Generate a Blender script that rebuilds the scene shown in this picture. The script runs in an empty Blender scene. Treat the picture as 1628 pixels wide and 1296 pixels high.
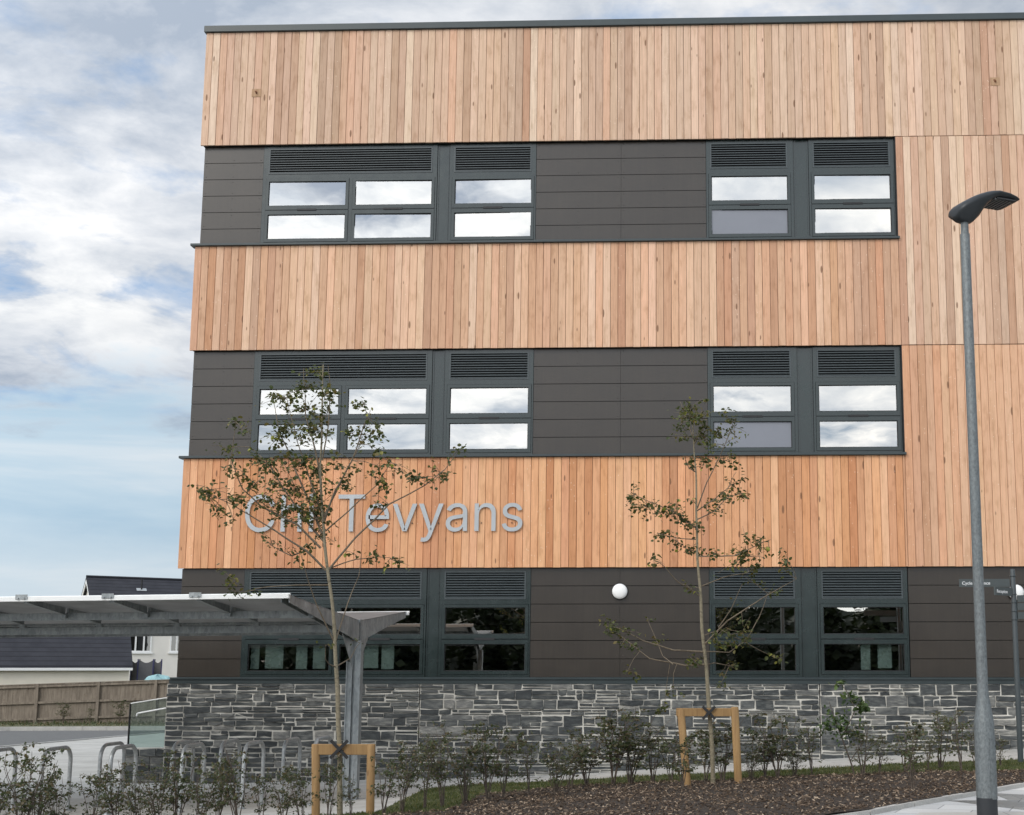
import bpy, bmesh, math, random
from mathutils import Vector, Matrix, noise
C = bpy.context.scene
COL = C.collection
R = math.radians

# ------------------------------------------------------------------ camera
FPX, PPX, PPY, IW, IH = 1989.0, 1023.0, 767.0, 1628.0, 1296.0
PITCH = math.atan(FPX / 13517.0)
YAW = R(1.83)
EYE = Vector((0, -21.0, 1.6))
cd = bpy.data.cameras.new('camera')
cd.sensor_fit = 'HORIZONTAL'
cd.sensor_width = 36
cd.lens = FPX / IW * 36
cd.shift_x = (IW / 2 - PPX) / IW
cd.shift_y = (PPY - IH / 2) / IW
cd.clip_end = 3000
cam = bpy.data.objects.new('camera', cd)
COL.objects.link(cam)
cam.location = EYE
cam.rotation_euler = (R(90) + PITCH, 0, YAW)
C.camera = cam

# ------------------------------------------------------------------ sky, sun, exposure
SUN = Vector((-0.50, -0.72, 0.62)).normalized()
w = bpy.data.worlds.new('World')
C.world = w
w.use_nodes = True
nt = w.node_tree
nt.nodes.clear()


def N(t, kind, **kw):
    n = t.nodes.new(kind)
    for k, v in kw.items():
        if k in n.bl_rna.properties:
            setattr(n, k, v)
        else:
            n.inputs[k.replace('_', ' ')].default_value = v
    return n


def L(t, a, b):
    t.links.new(a, b)


def M(t, op, a, b=None, c=None, clamp=False):
    n = t.nodes.new('ShaderNodeMath')
    n.operation = op
    n.use_clamp = clamp
    for i, v in enumerate((a, b, c)):
        if v is None:
            continue
        if isinstance(v, (int, float)):
            n.inputs[i].default_value = v
        else:
            t.links.new(v, n.inputs[i])
    return n.outputs[0]


def RAMP(t, f, stops):
    n = t.nodes.new('ShaderNodeValToRGB')
    e = n.color_ramp.elements
    while len(e) < len(stops):
        e.new(0.5)
    for i, (p, c) in enumerate(stops):
        e[i].position = p
        if isinstance(c, (int, float)):
            c = (c, c, c)
        e[i].color = (*c, 1)
    if f is not None:
        t.links.new(f, n.inputs[0])
    return n.outputs[0]


def MIX(t, f, a, b, mode='MIX'):
    n = t.nodes.new('ShaderNodeMix')
    n.data_type = 'RGBA'
    n.blend_type = mode
    n.clamp_result = False
    for i, v in ((0, f), (6, a), (7, b)):
        if isinstance(v, (int, float)):
            n.inputs[i].default_value = v if i == 0 else (v, v, v, 1)
        elif isinstance(v, tuple):
            n.inputs[i].default_value = (*v, 1)
        else:
            t.links.new(v, n.inputs[i])
    return n.outputs[2]


SKY = 0.10
tc = N(nt, 'ShaderNodeTexCoord')
sky = N(nt, 'ShaderNodeTexSky', sky_type='NISHITA', sun_disc=False)
sky.sun_elevation = math.asin(SUN.z)
sky.sun_rotation = math.atan2(SUN.x, SUN.y)
sky.altitude = 60
sky.air_density = 1.0
sky.dust_density = 1.5
sep = N(nt, 'ShaderNodeSeparateXYZ')
L(nt, tc.outputs['Generated'], sep.inputs[0])
zc = M(nt, 'ADD', M(nt, 'MAXIMUM', sep.outputs[2], 0.0), 0.16)
cmb = N(nt, 'ShaderNodeCombineXYZ')
L(nt, M(nt, 'DIVIDE', sep.outputs[0], zc), cmb.inputs[0])
L(nt, M(nt, 'DIVIDE', sep.outputs[1], zc), cmb.inputs[1])
mp = N(nt, 'ShaderNodeMapping')
mp.inputs['Location'].default_value = (3.3, 1.7, 0)
mp.inputs['Rotation'].default_value = (0, 0, R(25))
L(nt, cmb.outputs[0], mp.inputs[0])
n1 = N(nt, 'ShaderNodeTexNoise', Scale=2.9, Detail=10.0, Roughness=0.58, Distortion=0.3)
L(nt, mp.outputs[0], n1.inputs['Vector'])
n2 = N(nt, 'ShaderNodeTexNoise', Scale=4.2, Detail=9.0, Roughness=0.6, Distortion=0.25)
mp2 = N(nt, 'ShaderNodeMapping')
mp2.inputs['Location'].default_value = (9.1, 4.2, 2)
L(nt, cmb.outputs[0], mp2.inputs[0])
L(nt, mp2.outputs[0], n2.inputs['Vector'])
cover = RAMP(nt, n1.outputs[0], [(0.33, 0.0), (0.47, 0.95), (1.0, 1.0)])
shade = RAMP(nt, n2.outputs[0], [(0.32, (0.40, 0.46, 0.55)), (0.46, (0.60, 0.64, 0.70)), (0.58, (0.80, 0.82, 0.85)), (0.70, (1.02, 1.01, 1.0))])
# a bank of bright cumulus heads just above the veil
bank = M(nt, 'SUBTRACT', 1.0, M(nt, 'MULTIPLY', M(nt, 'ABSOLUTE', M(nt, 'SUBTRACT', sep.outputs[2], 0.265)), 17.0), clamp=True)
bank = M(nt, 'MULTIPLY', bank, M(nt, 'MULTIPLY', M(nt, 'SUBTRACT', n1.outputs[0], 0.42), 7.0, clamp=True))
shade = MIX(nt, M(nt, 'MULTIPLY', bank, 0.8), shade, (1.08, 1.07, 1.04))
dot = N(nt, 'ShaderNodeVectorMath', operation='DOT_PRODUCT')
L(nt, tc.outputs['Generated'], dot.inputs[0])
dot.inputs[1].default_value = SUN
glow = M(nt, 'POWER', M(nt, 'MULTIPLY_ADD', dot.outputs['Value'], 0.5, 0.5, clamp=True), 2.2)
gain = M(nt, 'MULTIPLY_ADD', glow, 15.0, 6.2)          # clouds are far brighter towards the sun
gv = N(nt, 'ShaderNodeVectorMath', operation='SCALE')
L(nt, shade, gv.inputs[0])
L(nt, gain, gv.inputs['Scale'])
blue = MIX(nt, 0.6, sky.outputs[0], (2.6, 4.1, 6.4))
clouded = MIX(nt, cover, blue, gv.outputs[0])
# below the cumulus lies a smoother, streaky veil
mp3 = N(nt, 'ShaderNodeMapping')
mp3.inputs['Scale'].default_value = (2.2, 2.2, 17.0)
L(nt, tc.outputs['Generated'], mp3.inputs[0])
n3 = N(nt, 'ShaderNodeTexNoise', Scale=1.0, Detail=6.0, Roughness=0.55, Distortion=0.4)
L(nt, mp3.outputs[0], n3.inputs['Vector'])
veil = RAMP(nt, n3.outputs[0], [(0.35, (0.36, 0.55, 0.72)), (0.52, (0.50, 0.66, 0.79)), (0.68, (0.77, 0.83, 0.88))])
low = M(nt, 'SUBTRACT', 1.0, M(nt, 'MULTIPLY', sep.outputs[2], 9.0, clamp=True))
veil = MIX(nt, M(nt, 'MULTIPLY', low, 0.8), veil, (0.78, 0.82, 0.84))
edge = M(nt, 'SUBTRACT', M(nt, 'MULTIPLY_ADD', n2.outputs[0], 0.16, 0.16), M(nt, 'MULTIPLY', glow, 0.17))
hz = M(nt, 'MULTIPLY', M(nt, 'SUBTRACT', edge, sep.outputs[2]), 22.0, clamp=True)
veil = MIX(nt, M(nt, 'MULTIPLY', glow, 1.1, clamp=True), veil, (0.90, 0.89, 0.86))
hgain = N(nt, 'ShaderNodeVectorMath', operation='SCALE')
L(nt, veil, hgain.inputs[0])
L(nt, gain, hgain.inputs['Scale'])
final = MIX(nt, hz, clouded, hgain.outputs[0])
bg = N(nt, 'ShaderNodeBackground', Strength=SKY)
L(nt, final, bg.inputs[0])
wo = N(nt, 'ShaderNodeOutputWorld')
L(nt, bg.outputs[0], wo.inputs[0])

sl = bpy.data.lights.new('sun', 'SUN')
sl.energy = 0.9
sl.angle = R(22)
sl.color = (1.0, 0.93, 0.82)
sun = bpy.data.objects.new('sun', sl)
COL.objects.link(sun)
sun.rotation_euler = SUN.to_track_quat('Z', 'Y').to_euler()
C.view_settings.view_transform = 'Standard'
C.view_settings.look = 'None'
C.view_settings.exposure = 0.40
C.view_settings.gamma = 1

# ------------------------------------------------------------------ picture geometry: pixel -> place
_F = Vector((-math.sin(YAW) * math.cos(PITCH), math.cos(YAW) * math.cos(PITCH), math.sin(PITCH)))
_X = Vector((math.cos(YAW), math.sin(YAW), 0))
_U = _X.cross(_F)


def ray(px, py):
    return _X * ((px - PPX) / FPX) + _U * ((PPY - py) / FPX) + _F


def at(px, py, Y):                       # the point of the vertical plane y = Y behind a pixel
    d = ray(px, py)
    return EYE + d * ((Y - EYE.y) / d.y)


GU = [-60, -30, -12, -7.5, -1.8, 0.3, 2.5, 5.6, 8, 10, 20, 60]
GZ = [-.6, -.45, -.36, -.31, -.16, 0.0, .11, .29, .36, .38, .42, .45]


def lerp_table(u, xs, zs):
    if u <= xs[0]:
        return zs[0]
    for i in range(len(xs) - 1):
        if u <= xs[i + 1]:
            t = (u - xs[i]) / (xs[i + 1] - xs[i])
            return zs[i] + (zs[i + 1] - zs[i]) * t
    return zs[-1]


def g(x, y):                             # the lie of the land: falls to the left and behind the building
    u = x + 0.72 * max(0.0, -y)
    return (lerp_table(u - .4, GU, GZ) + lerp_table(u, GU, GZ) + lerp_table(u + .4, GU, GZ)) / 3 - 0.016 * max(0.0, min(y, 120))


def onground(px, py):
    d = ray(px, py)
    t = 2.0
    while t < 400:
        p = EYE + d * t
        if p.z < g(p.x, p.y):
            return p
        t += 0.02 if t < 60 else 0.3
    return EYE + d * 400


# ------------------------------------------------------------------ helpers
class MB:
    """collects vertices and faces, then links them as ONE mesh object"""
    def __init__(s):
        s.v, s.f, s.c, s.sm = [], [], [], []

    def face(s, pts, col=(.5, .5, .5), smooth=False):
        n = len(s.v)
        s.v += [tuple(p) for p in pts]
        s.f.append(tuple(range(n, n + len(pts))))
        s.c.append(col)
        s.sm.append(smooth)

    def raw(s, vs, fs, col=(.5, .5, .5), smooth=False):
        n = len(s.v)
        s.v += [tuple(p) for p in vs]
        for f in fs:
            s.f.append(tuple(i + n for i in f))
            s.c.append(col)
            s.sm.append(smooth)

    def box(s, x0, x1, y0, y1, z0, z1, col=(.5, .5, .5), bev=0.0):
        if bev <= 0:
            vs = [(x, y, z) for z in (z0, z1) for y in (y0, y1) for x in (x0, x1)]
            s.raw(vs, [(0, 2, 3, 1), (4, 5, 7, 6), (0, 1, 5, 4), (2, 6, 7, 3), (0, 4, 6, 2), (1, 3, 7, 5)], col)
            return
        bm = bmesh.new()
        bmesh.ops.create_cube(bm, size=1)
        for v in bm.verts:
            v.co = Vector(((x0 + x1) / 2 + v.co.x * (x1 - x0), (y0 + y1) / 2 + v.co.y * (y1 - y0), (z0 + z1) / 2 + v.co.z * (z1 - z0)))
        bmesh.ops.bevel(bm, geom=bm.edges[:], offset=bev, segments=1, affect='EDGES')
        s.bm(bm, col)

    def bm(s, bm, col=(.5, .5, .5), smooth=False, mat=None):
        bm.verts.index_update()
        vs = [(mat @ v.co if mat else v.co.copy()) for v in bm.verts]
        s.raw(vs, [tuple(v.index for v in f.verts) for f in bm.faces], col, smooth)
        bm.free()

    def obox(s, o, ax, ay, az, col=(.5, .5, .5)):
        """box from a corner o and three edge vectors"""
        o, ax, ay, az = map(Vector, (o, ax, ay, az))
        vs = [o + ax * i + ay * j + az * k for k in (0, 1) for j in (0, 1) for i in (0, 1)]
        s.raw(vs, [(0, 2, 3, 1), (4, 5, 7, 6), (0, 1, 5, 4), (2, 6, 7, 3), (0, 4, 6, 2), (1, 3, 7, 5)], col)

    def bar(s, a, b, wd, ht, col=(.5, .5, .5), up=(0, 0, 1)):
        a, b = Vector(a), Vector(b)
        d = (b - a).normalized()
        up = Vector(up)
        sd = d.cross(up).normalized()
        uu = sd.cross(d)
        s.obox(a - sd * wd / 2 - uu * ht / 2, b - a, sd * wd, uu * ht, col)

    def tube(s, pts, rad, n=8, col=(.5, .5, .5), smooth=True, caps=True):
        pts = [Vector(p) for p in pts]
        if not hasattr(rad, '__len__'):
            rad = [rad] * len(pts)
        rings = []
        prev = None
        for i, p in enumerate(pts):
            d = (pts[min(i + 1, len(pts) - 1)] - pts[max(i - 1, 0)]).normalized()
            if prev is None:
                ref = Vector((0, 0, 1)) if abs(d.z) < .9 else Vector((1, 0, 0))
                a = d.cross(ref).normalized()
            else:
                a = (prev - d * prev.dot(d)).normalized()
            prev = a
            b = d.cross(a)
            rings.append([p + (a * math.cos(2 * math.pi * k / n) + b * math.sin(2 * math.pi * k / n)) * rad[i] for k in range(n)])
        vs = [q for r in rings for q in r]
        fs = []
        for i in range(len(rings) - 1):
            for k in range(n):
                fs.append((i * n + k, i * n + (k + 1) % n, (i + 1) * n + (k + 1) % n, (i + 1) * n + k))
        s.raw(vs, fs, col, smooth)
        if caps:
            s.face(rings[0][::-1], col)
            s.face(rings[-1], col)

    def lathe(s, prof, o=(0, 0, 0), axis='z', n=24, col=(.5, .5, .5), smooth=True):
        o = Vector(o)
        rings = []
        for r, h in prof:
            ring = []
            for k in range(n):
                a = 2 * math.pi * k / n
                if axis == 'z':
                    ring.append(o + Vector((r * math.cos(a), r * math.sin(a), h)))
                else:
                    ring.append(o + Vector((r * math.cos(a), h, r * math.sin(a))))
            rings.append(ring)
        vs = [q for r in rings for q in r]
        fs = [(i * n + k, i * n + (k + 1) % n, (i + 1) * n + (k + 1) % n, (i + 1) * n + k) for i in range(len(rings) - 1) for k in range(n)]
        s.raw(vs, fs, col, smooth)

    def plate(s, x0, x1, z0, z1, holes, y0, y1, col=(.5, .5, .5)):
        """flat plate in the xz plane with rectangular holes, front at y0, back at y1"""
        xs = sorted({x0, x1} | {h[i] for h in holes for i in (0, 1)})
        zs = sorted({z0, z1} | {h[i] for h in holes for i in (2, 3)})
        sol = {}
        for i in range(len(xs) - 1):
            for j in range(len(zs) - 1):
                cx, cz = (xs[i] + xs[i + 1]) / 2, (zs[j] + zs[j + 1]) / 2
                sol[i, j] = not any(h[0] < cx < h[1] and h[2] < cz < h[3] for h in holes)
        for (i, j), on in sol.items():
            if not on:
                continue
            a, b, c, d = xs[i], xs[i + 1], zs[j], zs[j + 1]
            s.face([(a, y0, c), (b, y0, c), (b, y0, d), (a, y0, d)], col)
            s.face([(a, y1, c), (a, y1, d), (b, y1, d), (b, y1, c)], col)
            if not sol.get((i - 1, j)):
                s.face([(a, y0, c), (a, y0, d), (a, y1, d), (a, y1, c)], col)
            if not sol.get((i + 1, j)):
                s.face([(b, y0, c), (b, y1, c), (b, y1, d), (b, y0, d)], col)
            if not sol.get((i, j - 1)):
                s.face([(a, y0, c), (a, y1, c), (b, y1, c), (b, y0, c)], col)
            if not sol.get((i, j + 1)):
                s.face([(a, y0, d), (b, y0, d), (b, y1, d), (a, y1, d)], col)

    def build(s, name, mat, parent=None, loc=None):
        me = bpy.data.meshes.new(name)
        off = Vector((0, 0, 0))
        p = parent
        while p is not None:
            off += p.location
            p = p.parent
        if loc is not None:
            off += Vector(loc)
        me.from_pydata([tuple(Vector(v) - off) for v in s.v], [], s.f)
        ca = me.color_attributes.new('tone', 'FLOAT_COLOR', 'CORNER')
        buf = []
        for f, c in zip(s.f, s.c):
            c4 = (c[0], c[1], c[2], 1.0)
            buf += list(c4) * len(f)
        ca.data.foreach_set('color', buf)
        me.polygons.foreach_set('use_smooth', s.sm)
        if isinstance(mat, str):
            mat = MAT[mat]
        me.materials.append(mat)
        o = bpy.data.objects.new(name, me)
        COL.objects.link(o)
        if parent is not None:
            o.parent = parent
        if loc is not None:
            o.location = loc
        me.update()
        return o


def tag(o, label=None, cat=None, group=None, kind=None):
    if label:
        o['label'] = label
    if cat:
        o['category'] = cat
    if group:
        o['group'] = group
    if kind:
        o['kind'] = kind
    return o


def empty(name, loc, label, cat, group=None):
    o = bpy.data.objects.new(name, None)
    COL.objects.link(o)
    o.location = loc
    o.empty_display_size = .2
    return tag(o, label, cat, group)


def holder(name, loc, parent):
    """a part that only carries sub-parts"""
    o = bpy.data.objects.new(name, None)
    COL.objects.link(o)
    o.parent = parent
    o.location = Vector(loc) - parent.location
    return o


def copy_tree(o, parent=None):
    c = o.copy()
    COL.objects.link(c)
    c.parent = parent
    for ch in list(o.children):
        copy_tree(ch, c)
    return c


# ------------------------------------------------------------------ materials
MAT = {}


def newmat(name):
    m = bpy.data.materials.new(name)
    m.use_nodes = True
    t = m.node_tree
    t.nodes.clear()
    out = N(t, 'ShaderNodeOutputMaterial')
    b = N(t, 'ShaderNodeBsdfPrincipled')
    L(t, b.outputs[0], out.inputs[0])
    MAT[name] = m
    return m, t, b, out


def objco(t, sc=(1, 1, 1)):
    c = N(t, 'ShaderNodeNewGeometry')
    mpn = N(t, 'ShaderNodeMapping')
    mpn.inputs['Scale'].default_value = sc
    L(t, c.outputs['Position'], mpn.inputs[0])
    return mpn.outputs[0]


def noise_(t, sc=(1, 1, 1), scale=5.0, detail=4.0, rough=.5, dist=0.0):
    n = N(t, 'ShaderNodeTexNoise', Scale=scale, Detail=detail, Roughness=rough, Distortion=dist)
    L(t, objco(t, sc), n.inputs['Vector'])
    return n.outputs[0]


def bump(t, b, h, strength=.3, dist=.01):
    n = N(t, 'ShaderNodeBump', Strength=strength, Distance=dist)
    L(t, h, n.inputs['Height'])
    L(t, n.outputs[0], b.inputs['Normal'])


def tone(t):
    a = N(t, 'ShaderNodeVertexColor', layer_name='tone')
    s = N(t, 'ShaderNodeSeparateColor')
    L(t, a.outputs[0], s.inputs[0])
    return s.outputs


def simple(name, col, rough=.6, metal=0.0, var=.15, scale=8.0, sc=(1, 1, 1), bmp=0.0, spec=None, detail=5.0):
    """plain painted / cast surface with slight soiling"""
    m, t, b, out = newmat(name)
    n = noise_(t, sc, scale, detail, .6)
    lo = tuple(c * (1 - var) for c in col)
    hi = tuple(min(1, c * (1 + var)) for c in col)
    L(t, RAMP(t, n, [(.3, lo), (.7, hi)]), b.inputs['Base Color'])
    b.inputs['Roughness'].default_value = rough
    b.inputs['Metallic'].default_value = metal
    L(t, M(t, 'MULTIPLY_ADD', n, .2, rough - .1), b.inputs['Roughness'])
    if spec is not None:
        b.inputs['Specular IOR Level'].default_value = spec
    if bmp:
        bump(t, b, n, bmp, .01)
    return m


def mat_timber():
    m, t, b, out = newmat('larch_cladding')
    r1, r2, r3 = tone(t)
    fresh = RAMP(t, r1, [(0, (0.547, 0.240, 0.109)), (.18, (0.604, 0.280, 0.131)), (.5, (0.681, 0.331, 0.160)), (.8, (0.750, 0.383, 0.190)), (1, (0.814, 0.449, 0.242))])
    aged = RAMP(t, r1, [(0, (0.464, 0.308, 0.220)), (.2, (0.528, 0.361, 0.262)), (.5, (0.609, 0.427, 0.313)), (.8, (0.673, 0.488, 0.363)), (1, (0.731, 0.560, 0.435))])
    col = MIX(t, r3, fresh, aged)
    col = MIX(t, .12, col, MIX(t, r3, (.60, .335, .19), (.60, .44, .32)))
    hue = RAMP(t, M(t, 'FRACT', M(t, 'MULTIPLY', r2, 7.0)), [(0, (1.03, .96, .95)), (.35, (1.0, 1.0, 1.0)), (.65, (1.0, 1.0, 1.0)), (1, (.985, 1.0, .97))])
    col = MIX(t, 1.0, col, hue, 'MULTIPLY')
    # grain runs up the board; every board shows another piece of it
    geo = N(t, 'ShaderNodeNewGeometry')
    off = N(t, 'ShaderNodeCombineXYZ')
    L(t, M(t, 'MULTIPLY', r2, 37.0), off.inputs[2])
    L(t, M(t, 'MULTIPLY', r2, 13.0), off.inputs[1])
    add = N(t, 'ShaderNodeVectorMath', operation='ADD')
    L(t, geo.outputs['Position'], add.inputs[0])
    L(t, off.outputs[0], add.inputs[1])

    def mapped(sc):
        mpn = N(t, 'ShaderNodeMapping')
        mpn.inputs['Scale'].default_value = sc
        L(t, add.outputs[0], mpn.inputs[0])
        return mpn.outputs[0]
    gr = N(t, 'ShaderNodeTexNoise', Scale=1.0, Detail=5.0, Roughness=.6, Distortion=.6)
    L(t, mapped((55, 5, 1.6)), gr.inputs['Vector'])
    col = MIX(t, .55, col, RAMP(t, gr.outputs[0], [(.3, (.68, .62, .56)), (.5, (.96, .96, .96)), (.72, (1.12, 1.12, 1.12))]), 'MULTIPLY')
    bl = N(t, 'ShaderNodeTexNoise', Scale=1.0, Detail=3.0, Roughness=.6)
    L(t, mapped((10, 3, 3.2)), bl.inputs['Vector'])
    col = MIX(t, .7, col, RAMP(t, bl.outputs[0], [(.28, (.74, .67, .60)), (.46, (.98, .97, .96)), (.58, (1.0, 1.0, 1.0)), (.75, (1.13, 1.13, 1.13))]), 'MULTIPLY')
    kn = N(t, 'ShaderNodeTexVoronoi', Scale=1.0)
    L(t, mapped((9.5, 4, 2.6)), kn.inputs['Vector'])
    ks = N(t, 'ShaderNodeSeparateColor')
    L(t, kn.outputs['Color'], ks.inputs[0])
    kr = M(t, 'MULTIPLY', M(t, 'SUBTRACT', ks.outputs[0], .44), .38)      # only some cells carry a knot
    kf = M(t, 'MULTIPLY', M(t, 'SUBTRACT', kr, kn.outputs['Distance']), 22.0, clamp=True)
    col = MIX(t, M(t, 'MULTIPLY', kf, .8), col, (.17, .085, .045))
    sp = N(t, 'ShaderNodeTexVoronoi', Scale=1.0)
    L(t, mapped((22, 8, 11)), sp.inputs['Vector'])
    ss = N(t, 'ShaderNodeSeparateColor')
    L(t, sp.outputs['Color'], ss.inputs[0])
    sf = M(t, 'MULTIPLY', M(t, 'LESS_THAN', sp.outputs['Distance'], .12), M(t, 'GREATER_THAN', ss.outputs[1], .86))
    col = MIX(t, M(t, 'MULTIPLY', sf, .5), col, (.85, .74, .58))
    L(t, col, b.inputs['Base Color'])
    b.inputs['Roughness'].default_value = .72
    b.inputs['Specular IOR Level'].default_value = .25
    bump(t, b, gr.outputs[0], .25, .003)


mat_timber()


def mat_stone():
    m, t, b, out = newmat('slate_stone')
    r1, r2, r3 = tone(t)
    base = RAMP(t, r1, [(0, (.024, .028, .030)), (.35, (.046, .051, .052)), (.7, (.088, .092, .090)), (1, (.20, .195, .18))])
    n = noise_(t, (1, 1, 4), 9.0, 6.0, .65)
    col = MIX(t, .8, base, RAMP(t, n, [(.28, (.42, .43, .46)), (.5, (1, 1, 1)), (.70, (2.3, 2.25, 2.1))]), 'MULTIPLY')
    n3 = noise_(t, (1, 1, 2), 3.0, 5.0, .6)                              # smears of mortar and lime
    col = MIX(t, RAMP(t, n3, [(.53, 0.0), (.72, .6)]), col, (.22, .22, .20))
    L(t, col, b.inputs['Base Color'])
    b.inputs['Roughness'].default_value = .75
    n2 = noise_(t, (1, 1, 3), 30.0, 5.0, .6)
    bump(t, b, n2, .6, .012)


mat_stone()
simple('lime_mortar', (.50, .48, .43), .9, 0, .35, 2.2, (1, 1, 2), .5)


def mat_panel():
    m, t, b, out = newmat('fibre_cement_panel')
    n = noise_(t, (1, 1, 1), 2.0, 6.0, .6)
    st = noise_(t, (30, 30, 1.2), 1.0, 3.0, .6)
    col = RAMP(t, n, [(.3, (.025, .0185, .0125)), (.7, (.032, .0240, .0165))])
    col = MIX(t, .25, col, RAMP(t, st, [(.4, (.8, .8, .8)), (.7, (1.35, 1.35, 1.3))]), 'MULTIPLY')
    L(t, col, b.inputs['Base Color'])
    L(t, M(t, 'MULTIPLY_ADD', n, .05, .28), b.inputs['Roughness'])
    b.inputs['Specular IOR Level'].default_value = .62


mat_panel()
simple('window_frame_paint', (.0090, .0195, .0185), .25, 0, .12, 6.0, spec=.7)
simple('dark_rubber', (.012, .012, .013), .6, 0, .1)
simple('void_black', (.006, .006, .007), .9, 0, .1)
simple('louvre_paint', (.050, .062, .066), .38, 0, .1)
simple('coping_metal', (.030, .042, .044), .36, 0, .12, 3.0)
simple('letter_metal', (.40, .42, .43), .42, .35, .06, 4.0)
simple('lamp_diffuser', (.86, .86, .84), .35, 0, .02)
simple('rusty_steel', (.20, .085, .04), .8, .1, .5, 60.0)
simple('daylight_panel_pale', (.72, .80, .76), .85, 0, .08, 3.0)
simple('roofing_felt', (.10, .10, .10), .9)
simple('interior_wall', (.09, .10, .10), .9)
simple('edge_glare_white', (.78, .78, .76), .5, 0, .04)
simple('pvc_white', (.80, .80, .79), .4, 0, .03)
simple('cream_render', (.70, .65, .55), .9, 0, .05, 1.5, (1, 1, 1), .15)
simple('white_render', (.74, .71, .66), .9, 0, .04, 1.5, (1, 1, 1), .15)
simple('curtain_cloth', (.42, .40, .37), .9, 0, .1)
simple('net_fabric', (.10, .10, .105), .9, 0, .2, 30)
simple('blue_padding', (.03, .03, .09), .6)
simple('teal_sheet', (.25, .42, .44), .6, 0, .15, 5)
simple('black_band', (.016, .018, .021), .55)
simple('sign_paint', (.055, .066, .066), .45, 0, .06)
simple('sign_post_paint', (.045, .055, .058), .4, 0, .08)
simple('lettering_white', (.85, .86, .86), .5, 0, .01)
simple('lamp_housing', (.020, .023, .026), .42, .2, .2)
simple('led_glass', (.035, .035, .037), .15, 0, .1)
simple('lens_rim', (.10, .105, .105), .4, .2, .1)


def mat_galv():
    m, t, b, out = newmat('galvanised_steel')
    v = N(t, 'ShaderNodeTexVoronoi', Scale=38.0)
    L(t, objco(t, (1, 1, .5)), v.inputs['Vector'])
    n = noise_(t, (1, 1, .4), 7.0, 6.0, .65)
    col = RAMP(t, n, [(.3, (.21, .228, .234)), (.7, (.37, .392, .395))])
    s = N(t, 'ShaderNodeSeparateColor')
    L(t, v.outputs['Color'], s.inputs[0])
    col = MIX(t, .55, col, RAMP(t, s.outputs[0], [(0, (.72, .72, .72)), (1, (1.25, 1.25, 1.25))]), 'MULTIPLY')
    L(t, col, b.inputs['Base Color'])
    b.inputs['Metallic'].default_value = .55
    L(t, M(t, 'MULTIPLY_ADD', n, .3, .36), b.inputs['Roughness'])


mat_galv()
simple('bright_galvanised', (.40, .415, .415), .4, .45, .25, 30.0)
simple('flat_grey_pane', (.20, .21, .24), .35, 0, .04, 2.0)
simple("weathered_galvanised", (.140, .154, .156), .5, .35, .34, 60.0, (1, 1, .6))


def mat_sheet():
    m, t, b, out = newmat('grey_roof_sheet')
    n = noise_(t, (1, 1, 1), 4.0, 5.0, .6)
    col = RAMP(t, n, [(.3, (.30, .30, .295)), (.7, (.40, .40, .395))])
    L(t, col, b.inputs['Base Color'])
    b.inputs['Roughness'].default_value = .45
    tl = N(t, 'ShaderNodeBsdfTranslucent')
    L(t, col, tl.inputs[0])
    mx = N(t, 'ShaderNodeMixShader')
    mx.inputs[0].default_value = .5
    L(t, b.outputs[0], mx.inputs[1])
    L(t, tl.outputs[0], mx.inputs[2])
    L(t, mx.outputs[0], out.inputs[0])


mat_sheet()


def mat_glass(name, refl, tint, rough=.0, rim=.5):
    m, t, b, out = newmat(name)
    t.nodes.remove(b)
    tr = N(t, 'ShaderNodeBsdfTransparent')
    tr.inputs[0].default_value = (*tint, 1)
    gl = N(t, 'ShaderNodeBsdfGlossy')
    gl.inputs['Color'].default_value = (1.0, .98, .93, 1)
    gl.inputs['Roughness'].default_value = rough
    n = noise_(t, (1, 1, 1), 1.1, 2.0, .5)
    bn = N(t, 'ShaderNodeBump', Strength=.05, Distance=.02)
    L(t, n, bn.inputs['Height'])
    L(t, bn.outputs[0], gl.inputs['Normal'])
    lw = N(t, 'ShaderNodeLayerWeight', Blend=.25)
    f = M(t, 'MULTIPLY_ADD', lw.outputs['Facing'], rim, refl, clamp=True)
    mx = N(t, 'ShaderNodeMixShader')
    L(t, f, mx.inputs[0])
    L(t, tr.outputs[0], mx.inputs[1])
    L(t, gl.outputs[0], mx.inputs[2])
    L(t, mx.outputs[0], out.inputs[0])


mat_glass('coated_glass', .51, (.62, .70, .68))
mat_glass('clear_glass', .04, (.70, .78, .76), 0, .12)
mat_glass('far_glass', .25, (.25, .27, .3))


def mat_softwood(name, a, c, knots=True, sc=(25, 25, 1.5)):
    m, t, b, out = newmat(name)
    n = noise_(t, sc, 1.0, 5.0, .6, .5)
    n2 = noise_(t, (1, 1, 1), 2.5, 4.0, .6)
    col = RAMP(t, n, [(.3, a), (.7, c)])
    col = MIX(t, .5, col, RAMP(t, n2, [(.3, (.75, .72, .7)), (.7, (1.15, 1.15, 1.15))]), 'MULTIPLY')
    if knots:
        v = N(t, 'ShaderNodeTexVoronoi', Scale=1.0)
        L(t, objco(t, (14, 14, 5)), v.inputs['Vector'])
        s = N(t, 'ShaderNodeSeparateColor')
        L(t, v.outputs['Color'], s.inputs[0])
        k = M(t, 'MULTIPLY', M(t, 'SUBTRACT', M(t, 'MULTIPLY', M(t, 'SUBTRACT', s.outputs[0], .5), .5), v.outputs['Distance']), 14.0, clamp=True)
        col = MIX(t, M(t, 'MULTIPLY', k, .7), col, (.10, .05, .025))
    L(t, col, b.inputs['Base Color'])
    b.inputs['Roughness'].default_value = .8
    bump(t, b, n, .3, .004)


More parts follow.
